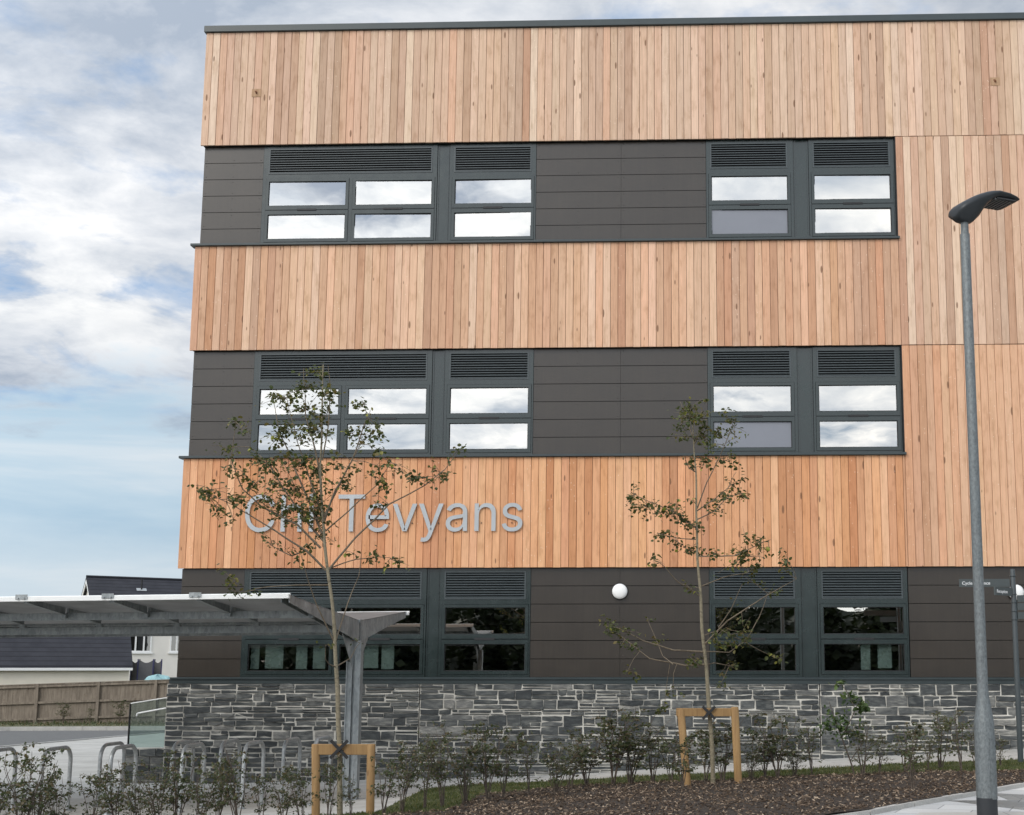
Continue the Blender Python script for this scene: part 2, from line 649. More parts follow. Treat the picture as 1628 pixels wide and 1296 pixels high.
mat_softwood('stake_pine', (0.215, 0.121, 0.046), (0.343, 0.213, 0.088))
mat_softwood('fence_timber', (.13, .105, .08), (.24, .20, .155), True, (9, 9, 1.2))


def mat_bark(name, a, c):
    m, t, b, out = newmat(name)
    n = noise_(t, (1, 1, 1), 40.0, 5.0, .65)
    n2 = noise_(t, (6, 6, 30), 1.0, 3.0, .6)
    col = RAMP(t, n, [(.3, a), (.7, c)])
    col = MIX(t, RAMP(t, n2, [(.58, 0.0), (.68, .6)]), col, tuple(x * .35 for x in a))
    L(t, col, b.inputs['Base Color'])
    b.inputs['Roughness'].default_value = .85
    bump(t, b, n, .4, .004)


mat_bark('pale_bark', (.15, .125, .08), (.27, .235, .16))
mat_bark('twig_bark', (.10, .075, .05), (.20, .16, .11))
mat_bark('shrub_bark', (.06, .045, .035), (.14, .11, .085))


def mat_leaf(name, stops, trans=.25):
    m, t, b, out = newmat(name)
    r1, r2, r3 = tone(t)
    col = RAMP(t, r1, stops)
    L(t, col, b.inputs['Base Color'])
    b.inputs['Roughness'].default_value = .55
    b.inputs['Specular IOR Level'].default_value = .35
    tl = N(t, 'ShaderNodeBsdfTranslucent')
    L(t, MIX(t, 1.0, col, (1.5, 1.5, .8), 'MULTIPLY'), tl.inputs[0])
    mx = N(t, 'ShaderNodeMixShader')
    mx.inputs[0].default_value = trans
    L(t, b.outputs[0], mx.inputs[1])
    L(t, tl.outputs[0], mx.inputs[2])
    L(t, mx.outputs[0], out.inputs[0])


mat_leaf('sapling_leaf', [(0, (0.041, 0.056, 0.019)), (.45, (0.071, 0.090, 0.030)), (.75, (0.106, 0.112, 0.037)), (.92, (0.138, 0.105, 0.035)), (1, (0.276, 0.294, 0.058))])
mat_leaf('shrub_leaf', [(0, (0.037, 0.050, 0.023)), (.45, (0.069, 0.088, 0.039)), (.7, (0.103, 0.115, 0.053)), (.88, (0.121, 0.090, 0.053)), (1, (0.184, 0.144, 0.081))])
mat_leaf('laurel_leaf', [(0, (.03, .055, .02)), (.6, (.055, .095, .03)), (1, (.11, .16, .05))])
mat_leaf('grass_blade', [(0, (0.042, 0.057, 0.017)), (.6, (0.078, 0.098, 0.030)), (.9, (0.132, 0.138, 0.048)), (1, (0.228, 0.184, 0.096))])
mat_leaf('wood_leaf', [(0, (.012, .018, .008)), (1, (.03, .042, .016))], .1)


def mat_ground(name, stops, scale, bmp=.5, rough=.9, bd=.02, detail=8.0):
    m, t, b, out = newmat(name)
    n = noise_(t, (1, 1, 1), scale, detail, .65)
    n2 = noise_(t, (1, 1, 1), scale * .07, 4.0, .6)
    col = RAMP(t, n, stops)
    col = MIX(t, .6, col, RAMP(t, n2, [(.3, (.78, .78, .78)), (.7, (1.18, 1.17, 1.15))]), 'MULTIPLY')
    L(t, col, b.inputs['Base Color'])
    b.inputs['Roughness'].default_value = rough
    bump(t, b, n, bmp, bd)


mat_ground('field_soil', [(.3, (.07, .075, .03)), (.7, (.13, .12, .06))], 3.0)
mat_ground('asphalt', [(.3, (.085, .085, .083)), (.7, (.15, .15, .145))], 60.0, .4, .9, .006)
mat_ground('bark_mulch', [(.3, (.016, .012, .009)), (.55, (.052, .039, .029)), (.75, (.14, .112, .085))], 26.0, 1.0, .95, .04)
mat_ground('turf', [(.3, (0.043, 0.053, 0.019)), (.7, (0.102, 0.112, 0.040))], 30.0, .8, .95, .02)
mat_ground('concrete_strip', [(.3, (.30, .29, .265)), (.7, (.40, .39, .36))], 40.0, .2, .85, .004)
mat_ground('kerb_stone', [(.3, (.36, .35, .33)), (.7, (.48, .47, .44))], 50.0, .2, .85, .004)
mat_leaf('mulch_chip', [(0, (0.020, 0.012, 0.007)), (.5, (0.066, 0.043, 0.026)), (.82, (0.155, 0.106, 0.070)), (1, (0.428, 0.330, 0.235))], .0)


def mat_flags(name, c1, c2, c3, wx, wy, rot):
    m, t, b, out = newmat(name)
    geo = N(t, 'ShaderNodeNewGeometry')
    mpn = N(t, 'ShaderNodeMapping')
    mpn.inputs['Rotation'].default_value = (0, 0, rot)
    L(t, geo.outputs['Position'], mpn.inputs[0])
    br = N(t, 'ShaderNodeTexBrick', Scale=1.0)
    br.inputs['Color1'].default_value = (*c1, 1)
    br.inputs['Color2'].default_value = (*c2, 1)
    br.inputs['Mortar'].default_value = (*[x * .55 for x in c1], 1)
    br.inputs['Mortar Size'].default_value = .006
    br.inputs['Brick Width'].default_value = wx
    br.inputs['Row Height'].default_value = wy
    br.inputs['Bias'].default_value = -.1
    L(t, mpn.outputs[0], br.inputs['Vector'])
    n = noise_(t, (1, 1, 1), 1.2, 7.0, .65)
    n2 = noise_(t, (1, 1, 1), 70.0, 3.0, .6)
    col = MIX(t, .8, br.outputs[0], RAMP(t, n, [(.3, (.80, .79, .77)), (.7, (1.12, 1.12, 1.12))]), 'MULTIPLY')
    col = MIX(t, .4, col, RAMP(t, n2, [(.3, (.82, .82, .82)), (.7, (1.15, 1.15, 1.15))]), 'MULTIPLY')
    L(t, col, b.inputs['Base Color'])
    b.inputs['Roughness'].default_value = .82
    bump(t, b, n2, .15, .003)


mat_flags('paving_flags', (.42, .41, .38), (.49, .48, .45), (0, 0, 0), .9, .45, 0)
mat_flags('footway_flags', (.44, .45, .45), (.66, .66, .64), (0, 0, 0), .6, .4, R(20))


def mat_tiles():
    m, t, b, out = newmat('roof_tiles')
    geo = N(t, 'ShaderNodeNewGeometry')
    s = N(t, 'ShaderNodeSeparateXYZ')
    L(t, geo.outputs['Position'], s.inputs[0])
    saw = M(t, 'FRACT', M(t, 'MULTIPLY', s.outputs[2], 4.2))
    n = noise_(t, (1, 1, 1), 1.5, 5.0, .6)
    col = RAMP(t, n, [(.3, (.022, .023, .030)), (.7, (.036, .037, .045))])
    col = MIX(t, M(t, 'GREATER_THAN', saw, .86), col, (.010, .010, .013))
    L(t, col, b.inputs['Base Color'])
    b.inputs['Roughness'].default_value = .7
    b.inputs['Specular IOR Level'].default_value = .3
    bump(t, b, saw, .6, .04)


mat_tiles()
mat_softwood('anchor_timber', (.34, .20, .11), (.50, .33, .20), False)
GLYPH = {'C':[[(.267,-.007),(.235,-.005),(.205,.001),(.177,.011),(.15,.025),(.126,.042),(.104,.063),(.086,.088),(.07,.115),(.057,.146),(.048,.179),(.042,.215),(.04,.254),(.042,.293),(.048,.329),(.057,.362),(.07,.393),(.086,.421),(.104,.445),(.126,.466),(.15,.484),(.177,.498),(.205,.508),(.235,.514),(.267,.516),(.305,.513),(.357,.498),(.373,.49),(.402,.471),(.415,.46),(.438,.433),(.448,.418),(.463,.385),(.473,.348),(.408,.348),(.401,.373),(.375,.413),(.348,.435),(.327,.445),(.292,.454),(.267,.456),(.223,.45),(.203,.443),(.166,.419),(.15,.403),(.137,.385),(.125,.364),(.116,.34),(.109,.314),(.103,.254),(.109,.194),(.116,.168),(.125,.145),(.137,.123),(.166,.089),(.184,.076),(.203,.066),(.223,.059),(.245,.054),(.28,.053),(.327,.064),(.348,.074),(.375,.096),(.401,.136),(.408,.16),(.473,.16),(.457,.107),(.438,.076),(.416,.049),(.388,.028),(.373,.019),(.341,.005),(.323,-.0),(.286,-.006)]],'h':[[(.114,.227),(.114,.0),(.053,.0),(.053,.509),(.114,.509),(.114,.287),(.102,.287),(.112,.312),(.124,.332),(.137,.349),(.152,.362),(.169,.372),(.187,.379),(.207,.383),(.246,.383),(.28,.376),(.309,.36),(.332,.336),(.341,.321),(.348,.304),(.356,.264),(.357,.24),(.357,.0),(.296,.0),(.296,.235),(.295,.256),(.29,.275),(.283,.291),(.273,.304),(.26,.315),(.246,.323),(.229,.328),(.197,.328),(.184,.326),(.15,.311),(.126,.283),(.114,.243)]],'i':[[(.053,.0),(.053,.379),(.114,.379),(.114,.0)],[(.075,.444),(.06,.449),(.048,.461),(.044,.468),(.041,.483),(.042,.491),(.048,.506),(.067,.521),(.075,.523),(.092,.523),(.1,.521),(.114,.512),(.119,.506),(.126,.491),(.126,.475),(.119,.461),(.107,.449),(.092,.444)]],'T':[[(.032,.452),(.032,.509),(.417,.509),(.417,.452),(.257,.452),(.257,.0),(.193,.0),(.193,.452)]],'e':[[(.185,-.007),(.161,-.002),(.138,.006),(.117,.016),(.098,.03),(.082,.046),(.068,.064),(.056,.085),(.046,.108),(.035,.159),(.035,.215),(.039,.242),(.046,.267),(.055,.29),(.067,.311),(.097,.346),(.115,.359),(.135,.37),(.157,.378),(.18,.383),(.221,.384),(.236,.382),(.266,.374),(.294,.361),(.319,.341),(.331,.329),(.35,.299),(.357,.282),(.368,.242),(.371,.169),(.075,.169),(.075,.221),(.338,.221),(.31,.202),(.307,.237),(.298,.269),(.283,.294),(.263,.314),(.237,.326),(.222,.329),(.189,.329),(.173,.326),(.159,.321),(.135,.304),(.125,.294),(.109,.27),(.103,.256),(.097,.226),(.097,.157),(.1,.139),(.11,.106),(.118,.092),(.139,.07),(.151,.061),(.179,.05),(.195,.047),(.234,.048),(.263,.056),(.278,.066),(.302,.096),(.306,.105),(.365,.091),(.353,.063),(.345,.051),(.324,.029),(.311,.019),(.283,.004),(.266,-.001),(.231,-.007)]],'v':[[(.163,.0),(.017,.379),(.084,.379),(.165,.155),(.182,.104),(.206,.021),(.184,.021),(.207,.104),(.224,.155),(.305,.379),(.371,.379),(.226,.0)]],'y':[[(.047,-.139),(.061,-.086),(.088,-.09),(.104,-.089),(.124,-.08),(.13,-.074),(.146,-.048),(.163,-.001),(.017,.379),(.084,.379),(.165,.155),(.182,.104),(.206,.021),(.184,.021),(.207,.104),(.224,.155),(.305,.379),(.371,.379),(.204,-.058),(.184,-.097),(.159,-.124),(.139,-.136),(.104,-.145),(.059,-.142)]],'a':[[(.142,-.008),(.126,-.005),(.094,.005),(.08,.012),(.057,.032),(.04,.058),(.031,.09),(.03,.108),(.034,.138),(.038,.15),(.05,.171),(.067,.187),(.089,.199),(.125,.211),(.209,.224),(.252,.23),(.27,.238),(.275,.248),(.275,.268),(.267,.297),(.248,.317),(.24,.322),(.22,.329),(.171,.329),(.14,.318),(.124,.307),(.107,.288),(.1,.274),(.041,.291),(.048,.308),(.067,.335),(.079,.346),(.104,.364),(.148,.379),(.163,.382),(.204,.384),(.227,.382),(.275,.367),(.296,.353),(.315,.333),(.329,.306),(.333,.29),(.337,.251),(.337,.0),(.277,.0),(.277,.052),(.272,.052),(.264,.038),(.236,.012),(.215,.001),(.176,-.008)],[(.187,.046),(.216,.053),(.239,.066),(.257,.083),(.269,.104),(.276,.138),(.276,.19),(.253,.18),(.154,.164),(.125,.155),(.103,.139),(.095,.124),(.092,.095),(.094,.087),(.107,.066),(.121,.056),(.149,.047)]],'n':[[(.114,.227),(.114,.0),(.053,.0),(.053,.379),(.112,.379),(.112,.287),(.102,.287),(.112,.312),(.124,.332),(.137,.349),(.152,.362),(.169,.372),(.187,.379),(.207,.383),(.246,.383),(.28,.376),(.309,.36),(.332,.336),(.341,.321),(.348,.304),(.356,.264),(.357,.24),(.357,.0),(.296,.0),(.296,.235),(.295,.256),(.29,.275),(.283,.291),(.273,.304),(.26,.315),(.246,.323),(.229,.328),(.197,.328),(.184,.326),(.15,.311),(.126,.283),(.114,.243)]],'s':[[(.163,-.007),(.145,-.005),(.112,.003),(.098,.01),(.072,.027),(.062,.038),(.045,.063),(.036,.094),(.094,.107),(.105,.079),(.124,.06),(.15,.049),(.165,.046),(.2,.046),(.232,.055),(.255,.071),(.267,.091),(.267,.112),(.265,.121),(.254,.136),(.246,.142),(.212,.155),(.125,.177),(.104,.186),(.087,.196),(.072,.208),(.061,.222),(.053,.237),(.048,.255),(.048,.29),(.051,.305),(.065,.332),(.075,.343),(.1,.363),(.131,.377),(.167,.384),(.206,.384),(.239,.378),(.254,.372),(.279,.358),(.29,.349),(.307,.328),(.314,.316),(.324,.29),(.268,.277),(.258,.298),(.243,.316),(.232,.323),(.205,.331),(.187,.333),(.156,.329),(.131,.317),(.114,.299),(.11,.289),(.11,.267),(.112,.258),(.124,.243),(.133,.237),(.157,.227),(.254,.202),(.275,.194),(.292,.183),(.306,.171),(.317,.158),(.325,.142),(.33,.125),(.33,.09),(.321,.061),(.302,.035),(.29,.024),(.26,.006),(.223,-.005),(.203,-.007)]]}
ADV = {'C': 0.51, 'h': 0.41, 'i': 0.167, 'T': 0.449, 'e': 0.404, 'v': 0.389, 'y': 0.389, 'a': 0.389, 'n': 0.41, 's': 0.365}

# ================================================================== the setting: ground
random.seed(7)


def sheet(name, poly, off, mat, step=1.0, label=None, cat=None, kind='structure', zf=None):
    """a surface that follows the land: polygon cut along whole metres, lifted onto g()"""
    bm = bmesh.new()
    bm.faces.new([bm.verts.new((x, y, 0)) for x, y in poly])
    xs = [p[0] for p in poly]
    ys = [p[1] for p in poly]
    for i in range(math.floor(min(xs) / step), math.ceil(max(xs) / step) + 1):
        bmesh.ops.bisect_plane(bm, geom=bm.verts[:] + bm.edges[:] + bm.faces[:], plane_co=(i * step, 0, 0), plane_no=(1, 0, 0))
    for i in range(math.floor(min(ys) / step), math.ceil(max(ys) / step) + 1):
        bmesh.ops.bisect_plane(bm, geom=bm.verts[:] + bm.edges[:] + bm.faces[:], plane_co=(0, i * step, 0), plane_no=(0, 1, 0))
    bmesh.ops.triangulate(bm, faces=bm.faces[:])
    bmesh.ops.recalc_face_normals(bm, faces=bm.faces[:])
    for v in bm.verts:
        v.co.z = g(v.co.x, v.co.y) + (zf(v.co.x, v.co.y) if zf else off)
    bm.normal_update()
    if sum(f.normal.z for f in bm.faces) < 0:
        bmesh.ops.reverse_faces(bm, faces=bm.faces[:])
    mb = MB()
    mb.bm(bm, smooth=True)
    return tag(mb.build(name, mat), label, cat, None, kind)


gm = MB()
xl = [-1500, -700, -350, -180, -100] + list(range(-60, 41, 2)) + [60, 100, 200, 400, 800, 1500]
yl = [-1500, -700, -350, -180, -100] + list(range(-60, 61, 2)) + [80, 120, 200, 400, 800, 1500]
vs = [(x, y, g(x, y) - .06) for y in yl for x in xl]
nx = len(xl)
gm.raw(vs, [(j * nx + i, j * nx + i + 1, (j + 1) * nx + i + 1, (j + 1) * nx + i) for j in range(len(yl) - 1) for i in range(nx - 1)], smooth=True)
tag(gm.build('ground', 'field_soil'), 'rough open ground reaching away to the horizon', None, None, 'structure')


def XY(*pix):
    return [tuple(onground(*p)[:2]) for p in pix]


KERB_PX = XY((1380, 1296), (1450, 1282), (1550, 1265), (1628, 1251))
KERB = [(-40, -14), (-20, -14), (-5, -14), (-1.5, -13.0), (.2, -11.7), (1.0, -10.75)] + KERB_PX + [(KERB_PX[-1][0] + 2.2, KERB_PX[-1][1] + 2.2), (12, -2.6), (20, -1.9)]
UP_PX = XY((598, 1296), (640, 1276), (687, 1257), (760, 1251), (866, 1246), (1100, 1234), (1300, 1226), (1600, 1212))
UP = [(-40, -9.7), (-20, -9.6), (-12, -9.4), (-7, -9.0), (-4.4, -8.3)] + UP_PX + [(12, -1.5), (20, -.9)]
LO_PX = XY((711, 1296), (763, 1270), (866, 1258), (1100, 1248), (1300, 1237), (1600, 1229))
LO = [(-40, -10.4), (-20, -10.3), (-12, -10.1), (-7, -9.8), (-3.7, -9.2)] + LO_PX + [(12, -2.1), (20, -1.5)]

sheet('paving', [(-19, -10.5), (20, -10.5), (20, .5), (-9, .5), (-9, 27.6), (-19, 27.6)], .0, 'paving_flags', label='pale paving flags along the foot of the building')
sheet('car_park', [(-60, -10), (-19, -10), (-19, 27.6), (-60, 27.6)], .0, 'asphalt', 2.0, 'grey tarmac car park bay in front of the timber fence')
sheet('pavement', KERB + [(20, -60), (-40, -60)], .0, 'footway_flags', label='pale grey flagged footway in the near right corner')
sheet('grass_verge', UP + LO[::-1], .03, 'turf', .5, 'narrow strip of turf behind the mulched bed')
sheet('planting_bed', LO + KERB[::-1], .035, 'bark_mulch', .5, 'bed of dark bark mulch under the saplings', zf=lambda x, y: .035 + .03 * noise.noise(Vector((x * 1.3, y * 1.3, 0))) + .015 * noise.noise(Vector((x * 6, y * 6, 3))))
sheet('verge', [(-60, 27.9), (-9, 27.9), (-9, 60), (-60, 60)], .01, 'field_soil', 2.0, 'weedy strip of soil at the foot of the fence')

kb = MB()
for a, b in zip(KERB[:-1], KERB[1:]):
    n = max(1, int((Vector(b) - Vector(a)).length / .9))
    for i in range(n):
        p = Vector(a).lerp(Vector(b), (i + .01) / n)
        q = Vector(a).lerp(Vector(b), (i + .99) / n)
        kb.bar((p.x, p.y, g(*p) - .030), (q.x, q.y, g(*q) - .030), .05, .14)
tag(kb.build('kerb', 'kerb_stone'), 'thin concrete edging between mulch and footway', None, None, 'structure')
kb = MB()
pts = [(-27.5, 14), (-27.2, 27.2), (-26.2, 27.75), (-9, 27.75)]
for a, b in zip(pts[:-1], pts[1:]):
    n = max(1, int((Vector(b) - Vector(a)).length / .95))
    for i in range(n):
        p = Vector(a).lerp(Vector(b), (i + .005) / n)
        q = Vector(a).lerp(Vector(b), (i + .995) / n)
        kb.bar((p.x, p.y, g(*p) + .02), (q.x, q.y, g(*q) + .02), .13, .26)
for i in range(34):
    y0 = -9 + i * 1.0
    kb.bar((-19.0, y0 + .01, g(-19, y0) + .0), (-19.0, y0 + .99, g(-19, y0 + 1) + .0), .12, .06)
tag(kb.build('kerb', 'kerb_stone'), 'pale concrete kerb round the far edge of the car park', None, None, 'structure')


def in_poly(x, y, poly):
    c = False
    j = len(poly) - 1
    for i in range(len(poly)):
        if (poly[i][1] > y) != (poly[j][1] > y) and x < (poly[j][0] - poly[i][0]) * (y - poly[i][1]) / (poly[j][1] - poly[i][1]) + poly[i][0]:
            c = not c
        j = i
    return c


GR = UP + LO[::-1]
gb = MB()
rnd = random.Random(3)
k = 0
while k < 42000:
    x, y = rnd.uniform(-9, 7), rnd.uniform(-10, -1.2)
    if not in_poly(x, y, GR):
        continue
    k += 1
    h = rnd.uniform(.018, .045) * (.6 + .8 * (noise.noise(Vector((x * 2, y * 2, 0))) + .5))
    h = max(.015, h)
    a = rnd.uniform(0, 6.283)
    wv = Vector((math.cos(a), math.sin(a), 0)) * .0045
    ln = Vector((rnd.uniform(-1, 1), rnd.uniform(-1, 1), 0)) * h * .5
    o = Vector((x, y, g(x, y) + .02))
    gb.face([o - wv, o + wv, o + ln * .4 + Vector((0, 0, h * .65)) + wv * .6, o + ln + Vector((0, 0, h))], (rnd.random(), 0, 0))
tag(gb.build('grass', 'grass_blade'), 'short green turf blades on the strip behind the bed', 'grass', None, 'stuff')
BED = LO + KERB[::-1]
gb = MB()
k = 0
while k < 24000:
    x, y = rnd.uniform(-8, 7), rnd.uniform(-13, -3)
    if not in_poly(x, y, BED):
        continue
    k += 1
    l, wd = rnd.uniform(.010, .036), rnd.uniform(.004, .012)
    rot = Matrix.Rotation(rnd.uniform(0, 6.283), 3, 'Z') @ Matrix.Rotation(rnd.gauss(0, .5), 3, 'X') @ Matrix.Rotation(rnd.gauss(0, .4), 3, 'Y')
    o = Vector((x, y, g(x, y) + .045 + .03 * noise.noise(Vector((x * 1.3, y * 1.3, 0))) + rnd.uniform(-.005, .015)))
    gb.obox(o - rot @ Vector((l / 2, wd / 2, .002)), rot @ Vector((l, 0, 0)), rot @ Vector((0, wd, 0)), rot @ Vector((0, 0, .006)), (rnd.random(), 0, 0))
tag(gb.build('mulch_chips', 'mulch_chip'), 'loose dark bark chips scattered over the planting bed', 'mulch', None, 'stuff')

# ================================================================== the building
rnd = random.Random(11)
XL, XR, DEEP = -8.60, 15.0, 13.0
B = empty('office_building', (3.2, 6.0, 0), 'three storey building clad in vertical larch boards over a slate plinth', 'building')


def boards(spans, mb):
    """vertical boards: (x0, x1, z0, z1, aged)"""
    pitch = .1315
    for x0, x1, z0, z1, aged in spans:
        x = x0
        k = 0
        run = .5
        while x < x1 - .02:
            wd = min(pitch + rnd.uniform(-.004, .004), x1 - x)
            if x1 - x - wd < .04:
                wd = x1 - x
            if rnd.random() < .45:
                run = rnd.random()
            r = min(1, max(0, run + rnd.gauss(0, .13) + (0 if aged > .6 else .035 * min(6, max(-8, x + 1.5)))))
            r = r * .8 + .1 if rnd.random() > .14 else rnd.choice([.0, .05, .98])
            y = -rnd.uniform(0, .005)
            zb = z0 + rnd.uniform(0, .004)
            c = (r, rnd.random(), min(1, max(0, aged + rnd.gauss(0, .08))))
            a, b = x + .0028, x + wd - .0028
            ch = .005
            # front with arrised edges, sides, ends
            f = [(a + ch, y), (b - ch, y), (b, y + ch), (b, .032), (a, .032), (a, y + ch)]
            lo = [(px, py, zb) for px, py in f]
            hi = [(px, py, z1) for px, py in f]
            n = 6
            mb.raw(lo + hi, [(i, (i + 1) % n, n + (i + 1) % n, n + i) for i in range(n)] + [tuple(range(n))[::-1], tuple(range(n, 2 * n))], c)
            x += wd
            k += 1


WX = 3.755                                   # right end of the window strips; timber runs through beyond it
for z0, z1, ag, extra in ((10.82, 12.96, .92, []), (7.055, 8.935, .62, [(WX, XR, 7.055, 10.808, .88)]), (3.25, 5.135, .16, [(WX, XR, 3.25, 7.043, .45)])):
    mb = MB()
    boards([(XL, XR if not extra else WX, z0, z1, ag)] + extra, mb)
    mb.build('timber_cladding', 'larch_cladding', B)
    bk = MB()
    bk.box(XL + .03, XR, .033, .20, z0 + .012, z1 + .03)
    if extra:
        bk.box(WX + .02, XR, .034, .20, z1 + .035, extra[0][3])
    bk.build('cladding_batten', 'void_black', B)

cp = MB()
cp.box(XL - .03, XR, -.05, .30, 12.965, 13.085, bev=.006)
cp.box(XL - .03, XL + .3, .301, DEEP, 12.965, 13.085)
cp.build('coping', 'coping_metal', B)
rf = MB()
rf.box(XL + .3, XR, .3, DEEP, 12.80, 12.90)
rf.build('roof', 'roofing_felt', B)
for z, x1 in ((8.94, WX + .02), (5.14, WX + .02)):
    sl_ = MB()
    sl_.box(XL - .065, x1, -.055, .12, z, z + .042, bev=.004)
    sl_.build('sill', 'coping_metal', B)
sl_ = MB()
sl_.box(XL - .0, XR, -.075, .12, 1.385, 1.42, bev=.004)
sl_.box(XL - .02, XR, -.05, .12, 1.315, 1.384)
sl_.build('sill', 'coping_metal', B)

# rain screen panels, in courses with open joints
SLOTS = [(8.982, 10.82), (5.182, 7.055), (1.42, 3.25)]
PX0 = XL + .05


def panels(x0, x1, z0, z1, joints):
    mb = MB()
    n = 6
    h = (z1 - z0) / n
    xs = [x0] + joints + [x1]
    for i in range(n):
        for a, b in zip(xs[:-1], xs[1:]):
            mb.box(a + .002, b - .002, .085 + rnd.uniform(0, .0015), .10, z0 + i * h + .005, z0 + (i + 1) * h - .005)
            for fx in (a + .05, (a + b) / 2, b - .05):        # fixings
                for fz in (.05, h - .05):
                    mb.lathe([(.0, -.003), (.007, -.002), (.008, .002)], (fx, .085, z0 + i * h + fz), 'y', 8)
    bk = MB()
    bk.box(x0, x1, .112, .13, z0, z1)
    pc_ = mb.build('panel_cladding', 'fibre_cement_panel', B)
    bk.build('panel_backing', 'void_black', pc_)
    return pc_


for si, (z0, z1) in enumerate(SLOTS):
    panels(PX0, -7.47, z0, z1, [])
    panels(-2.575, .43, z0, z1, [-1.07])
    if si == 2:
        panels(WX, XR, z0, z1, [6.75, 9.75, 12.75])
    else:
        rv = MB()
        rv.box(WX - .012, WX - .002, -.002, .12, z0, z1)
        rv.build('reveal_trim', 'dark_rubber', B)

# windows: three storeys of one double and three single lights
PANES_Z = ((.105, .555), (.72, 1.17))


def window(x0, x1, z0, z1, panes, floor):
    ws = (z1 - z0) / 1.84
    Z = lambda q: z0 + q * ws
    fm = MB()
    holes = [(a - .055, b + .055, Z(.045), Z(.632)) for a, b in panes] + [(a - .055, b + .055, Z(.638), Z(1.225)) for a, b in panes] + [(panes[0][0] - .02, panes[-1][1] + .0, Z(1.31), Z(1.78))]
    fm.plate(x0 + .004, x1 - .004, z0 + .004, z1 - .004, holes, .075, .14)
    lx0, lx1 = panes[0][0] - .02, panes[-1][1]
    wd = fm.build('window', 'window_frame_paint', B)
    wo = B.location
    # opening lights: frames a little proud
    sf = MB()
    gk = MB()
    for a, b in panes:
        for lo, hi in PANES_Z:
            s0, s1 = (.05, .627) if lo < .5 else (.643, 1.22)
            sf.plate(a - .050, b + .050, Z(s0), Z(s1), [(a, b, Z(lo), Z(hi))], .064, .13)
            gk.plate(a - .001, b + .001, Z(lo) - .001, Z(hi) + .001, [(a + .011, b - .011, Z(lo) + .011, Z(hi) - .011)], .085, .10)
        vx = (a + b) / 2
        gk.box(vx - .17, vx + .17, .050, .066, Z(.624), Z(.656))
    sf.build('sash', 'window_frame_paint', wd)
    gk.build('gasket', 'dark_rubber', wd)
    for a, b in panes:
        for lo, hi in PANES_Z:
            gp = MB()
            grey_pane = floor < 2 and .4 < a < 1 and lo < .5     # this light is one flat grey
            q_ = 1 if floor < 2 else .12
            t1, t2 = rnd.uniform(-.005, .005) * q_, rnd.uniform(-.008, .008) * q_      # no two panes sit quite true
            gp.face([(a, .092 + t1 + t2, Z(lo)), (b, .092 + t1 - t2, Z(lo)), (b, .092 - t1 - t2, Z(hi)), (a, .092 - t1 + t2, Z(hi))])
            gp.build('pane', 'flat_grey_pane' if grey_pane else 'coated_glass', wd)
    lv = MB()
    lz0, lz1 = Z(1.31), Z(1.78)
    lv.plate(lx0, lx1, lz0, lz1, [(lx0 + .022, lx1 - .022, lz0 + .018, lz1 - .018)], .066, .12)
    n = 10
    for i in range(n):
        zc = lz0 + .018 + (i + .5) * (lz1 - lz0 - .036) / n
        lv.obox((lx0 + .02, .072, zc - .016), (lx1 - lx0 - .04, 0, 0), (0, .045, .022), (0, 0, .014))
    lv.build('louvre', 'louvre_paint', wd)
    bk = MB()
    bk.box(lx0, lx1, .15, .16, lz0, lz1)
    bk.build('louvre_backing', 'void_black', wd)
    return wd


WIN = [(-7.47, -4.34, [(-7.35, -5.965), (-5.795, -4.43)]), (-4.12, -2.575, [(-4.02, -2.66)]), (.43, 1.97, [(.525, 1.862)]), (2.235, 3.745, [(2.33, 3.66)])]
wins = {}
for si, (z0, z1) in enumerate(SLOTS):
    for wi, (x0, x1, pn) in enumerate(WIN):
        wins[si, wi] = window(x0, x1, z0, z1, pn, si)
    for a, b in ((-4.34, -4.12), (1.97, 2.235)):
        ip = MB()
        ip.plate(a + .001, b - .001, z0 + .004, z1 - .004, [], .098, .14)
        ip.box(a + .012, a + .03, .086, .098, z0 + .004, z1 - .004)
        ip.box(b - .03, b - .012, .086, .098, z0 + .004, z1 - .004)
        ip.build('mullion_panel', 'window_frame_paint', B)

# pale panels stand in for daylight from far windows behind the glass
for wi, lst in ((0, [(398, 413), (421, 451), (470, 489), (497, 518), (578, 602), (606, 627)]), (3, [(1369, 1383), (1396, 1417)])):
    for a, b in lst:
        bl = MB()
        p0, p1 = at(a, 1062, .2), at(b, 1023, .2)
        bl.box(p0.x, p1.x, .2, .21, p0.z - rnd.uniform(0, .03), p1.z + .03)
        bl.build('daylight_panel', 'daylight_panel_pale', wins[2, wi])

# carcass behind the rain screen
ca = MB()
ca.box(XL + .06, XL + .25, .131, DEEP, -.8, 12.8)
ca.box(XL + .25, XR, DEEP - .3, DEEP, -.8, 12.8)
ca.box(XR - .2, XR, .21, DEEP - .3, -.8, 12.8)
ca.build('side_wall', 'fibre_cement_panel', B)
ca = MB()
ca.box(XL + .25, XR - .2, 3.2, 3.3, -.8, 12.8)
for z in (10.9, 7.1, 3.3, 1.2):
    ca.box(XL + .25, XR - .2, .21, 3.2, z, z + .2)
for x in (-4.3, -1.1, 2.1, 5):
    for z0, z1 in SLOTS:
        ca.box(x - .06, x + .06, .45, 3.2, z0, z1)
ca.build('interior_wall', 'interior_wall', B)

# slate plinth: coursed rubble, every stone its own block in the one wall
ST0, ST1, SZ0, SZ1 = XL - .05, XR, -.62, 1.312
mo = MB()
JX = [-4.395, 2.232, 9.0]
xs = [ST0] + JX + [ST1]
sw = MB()
sr = random.Random(5)


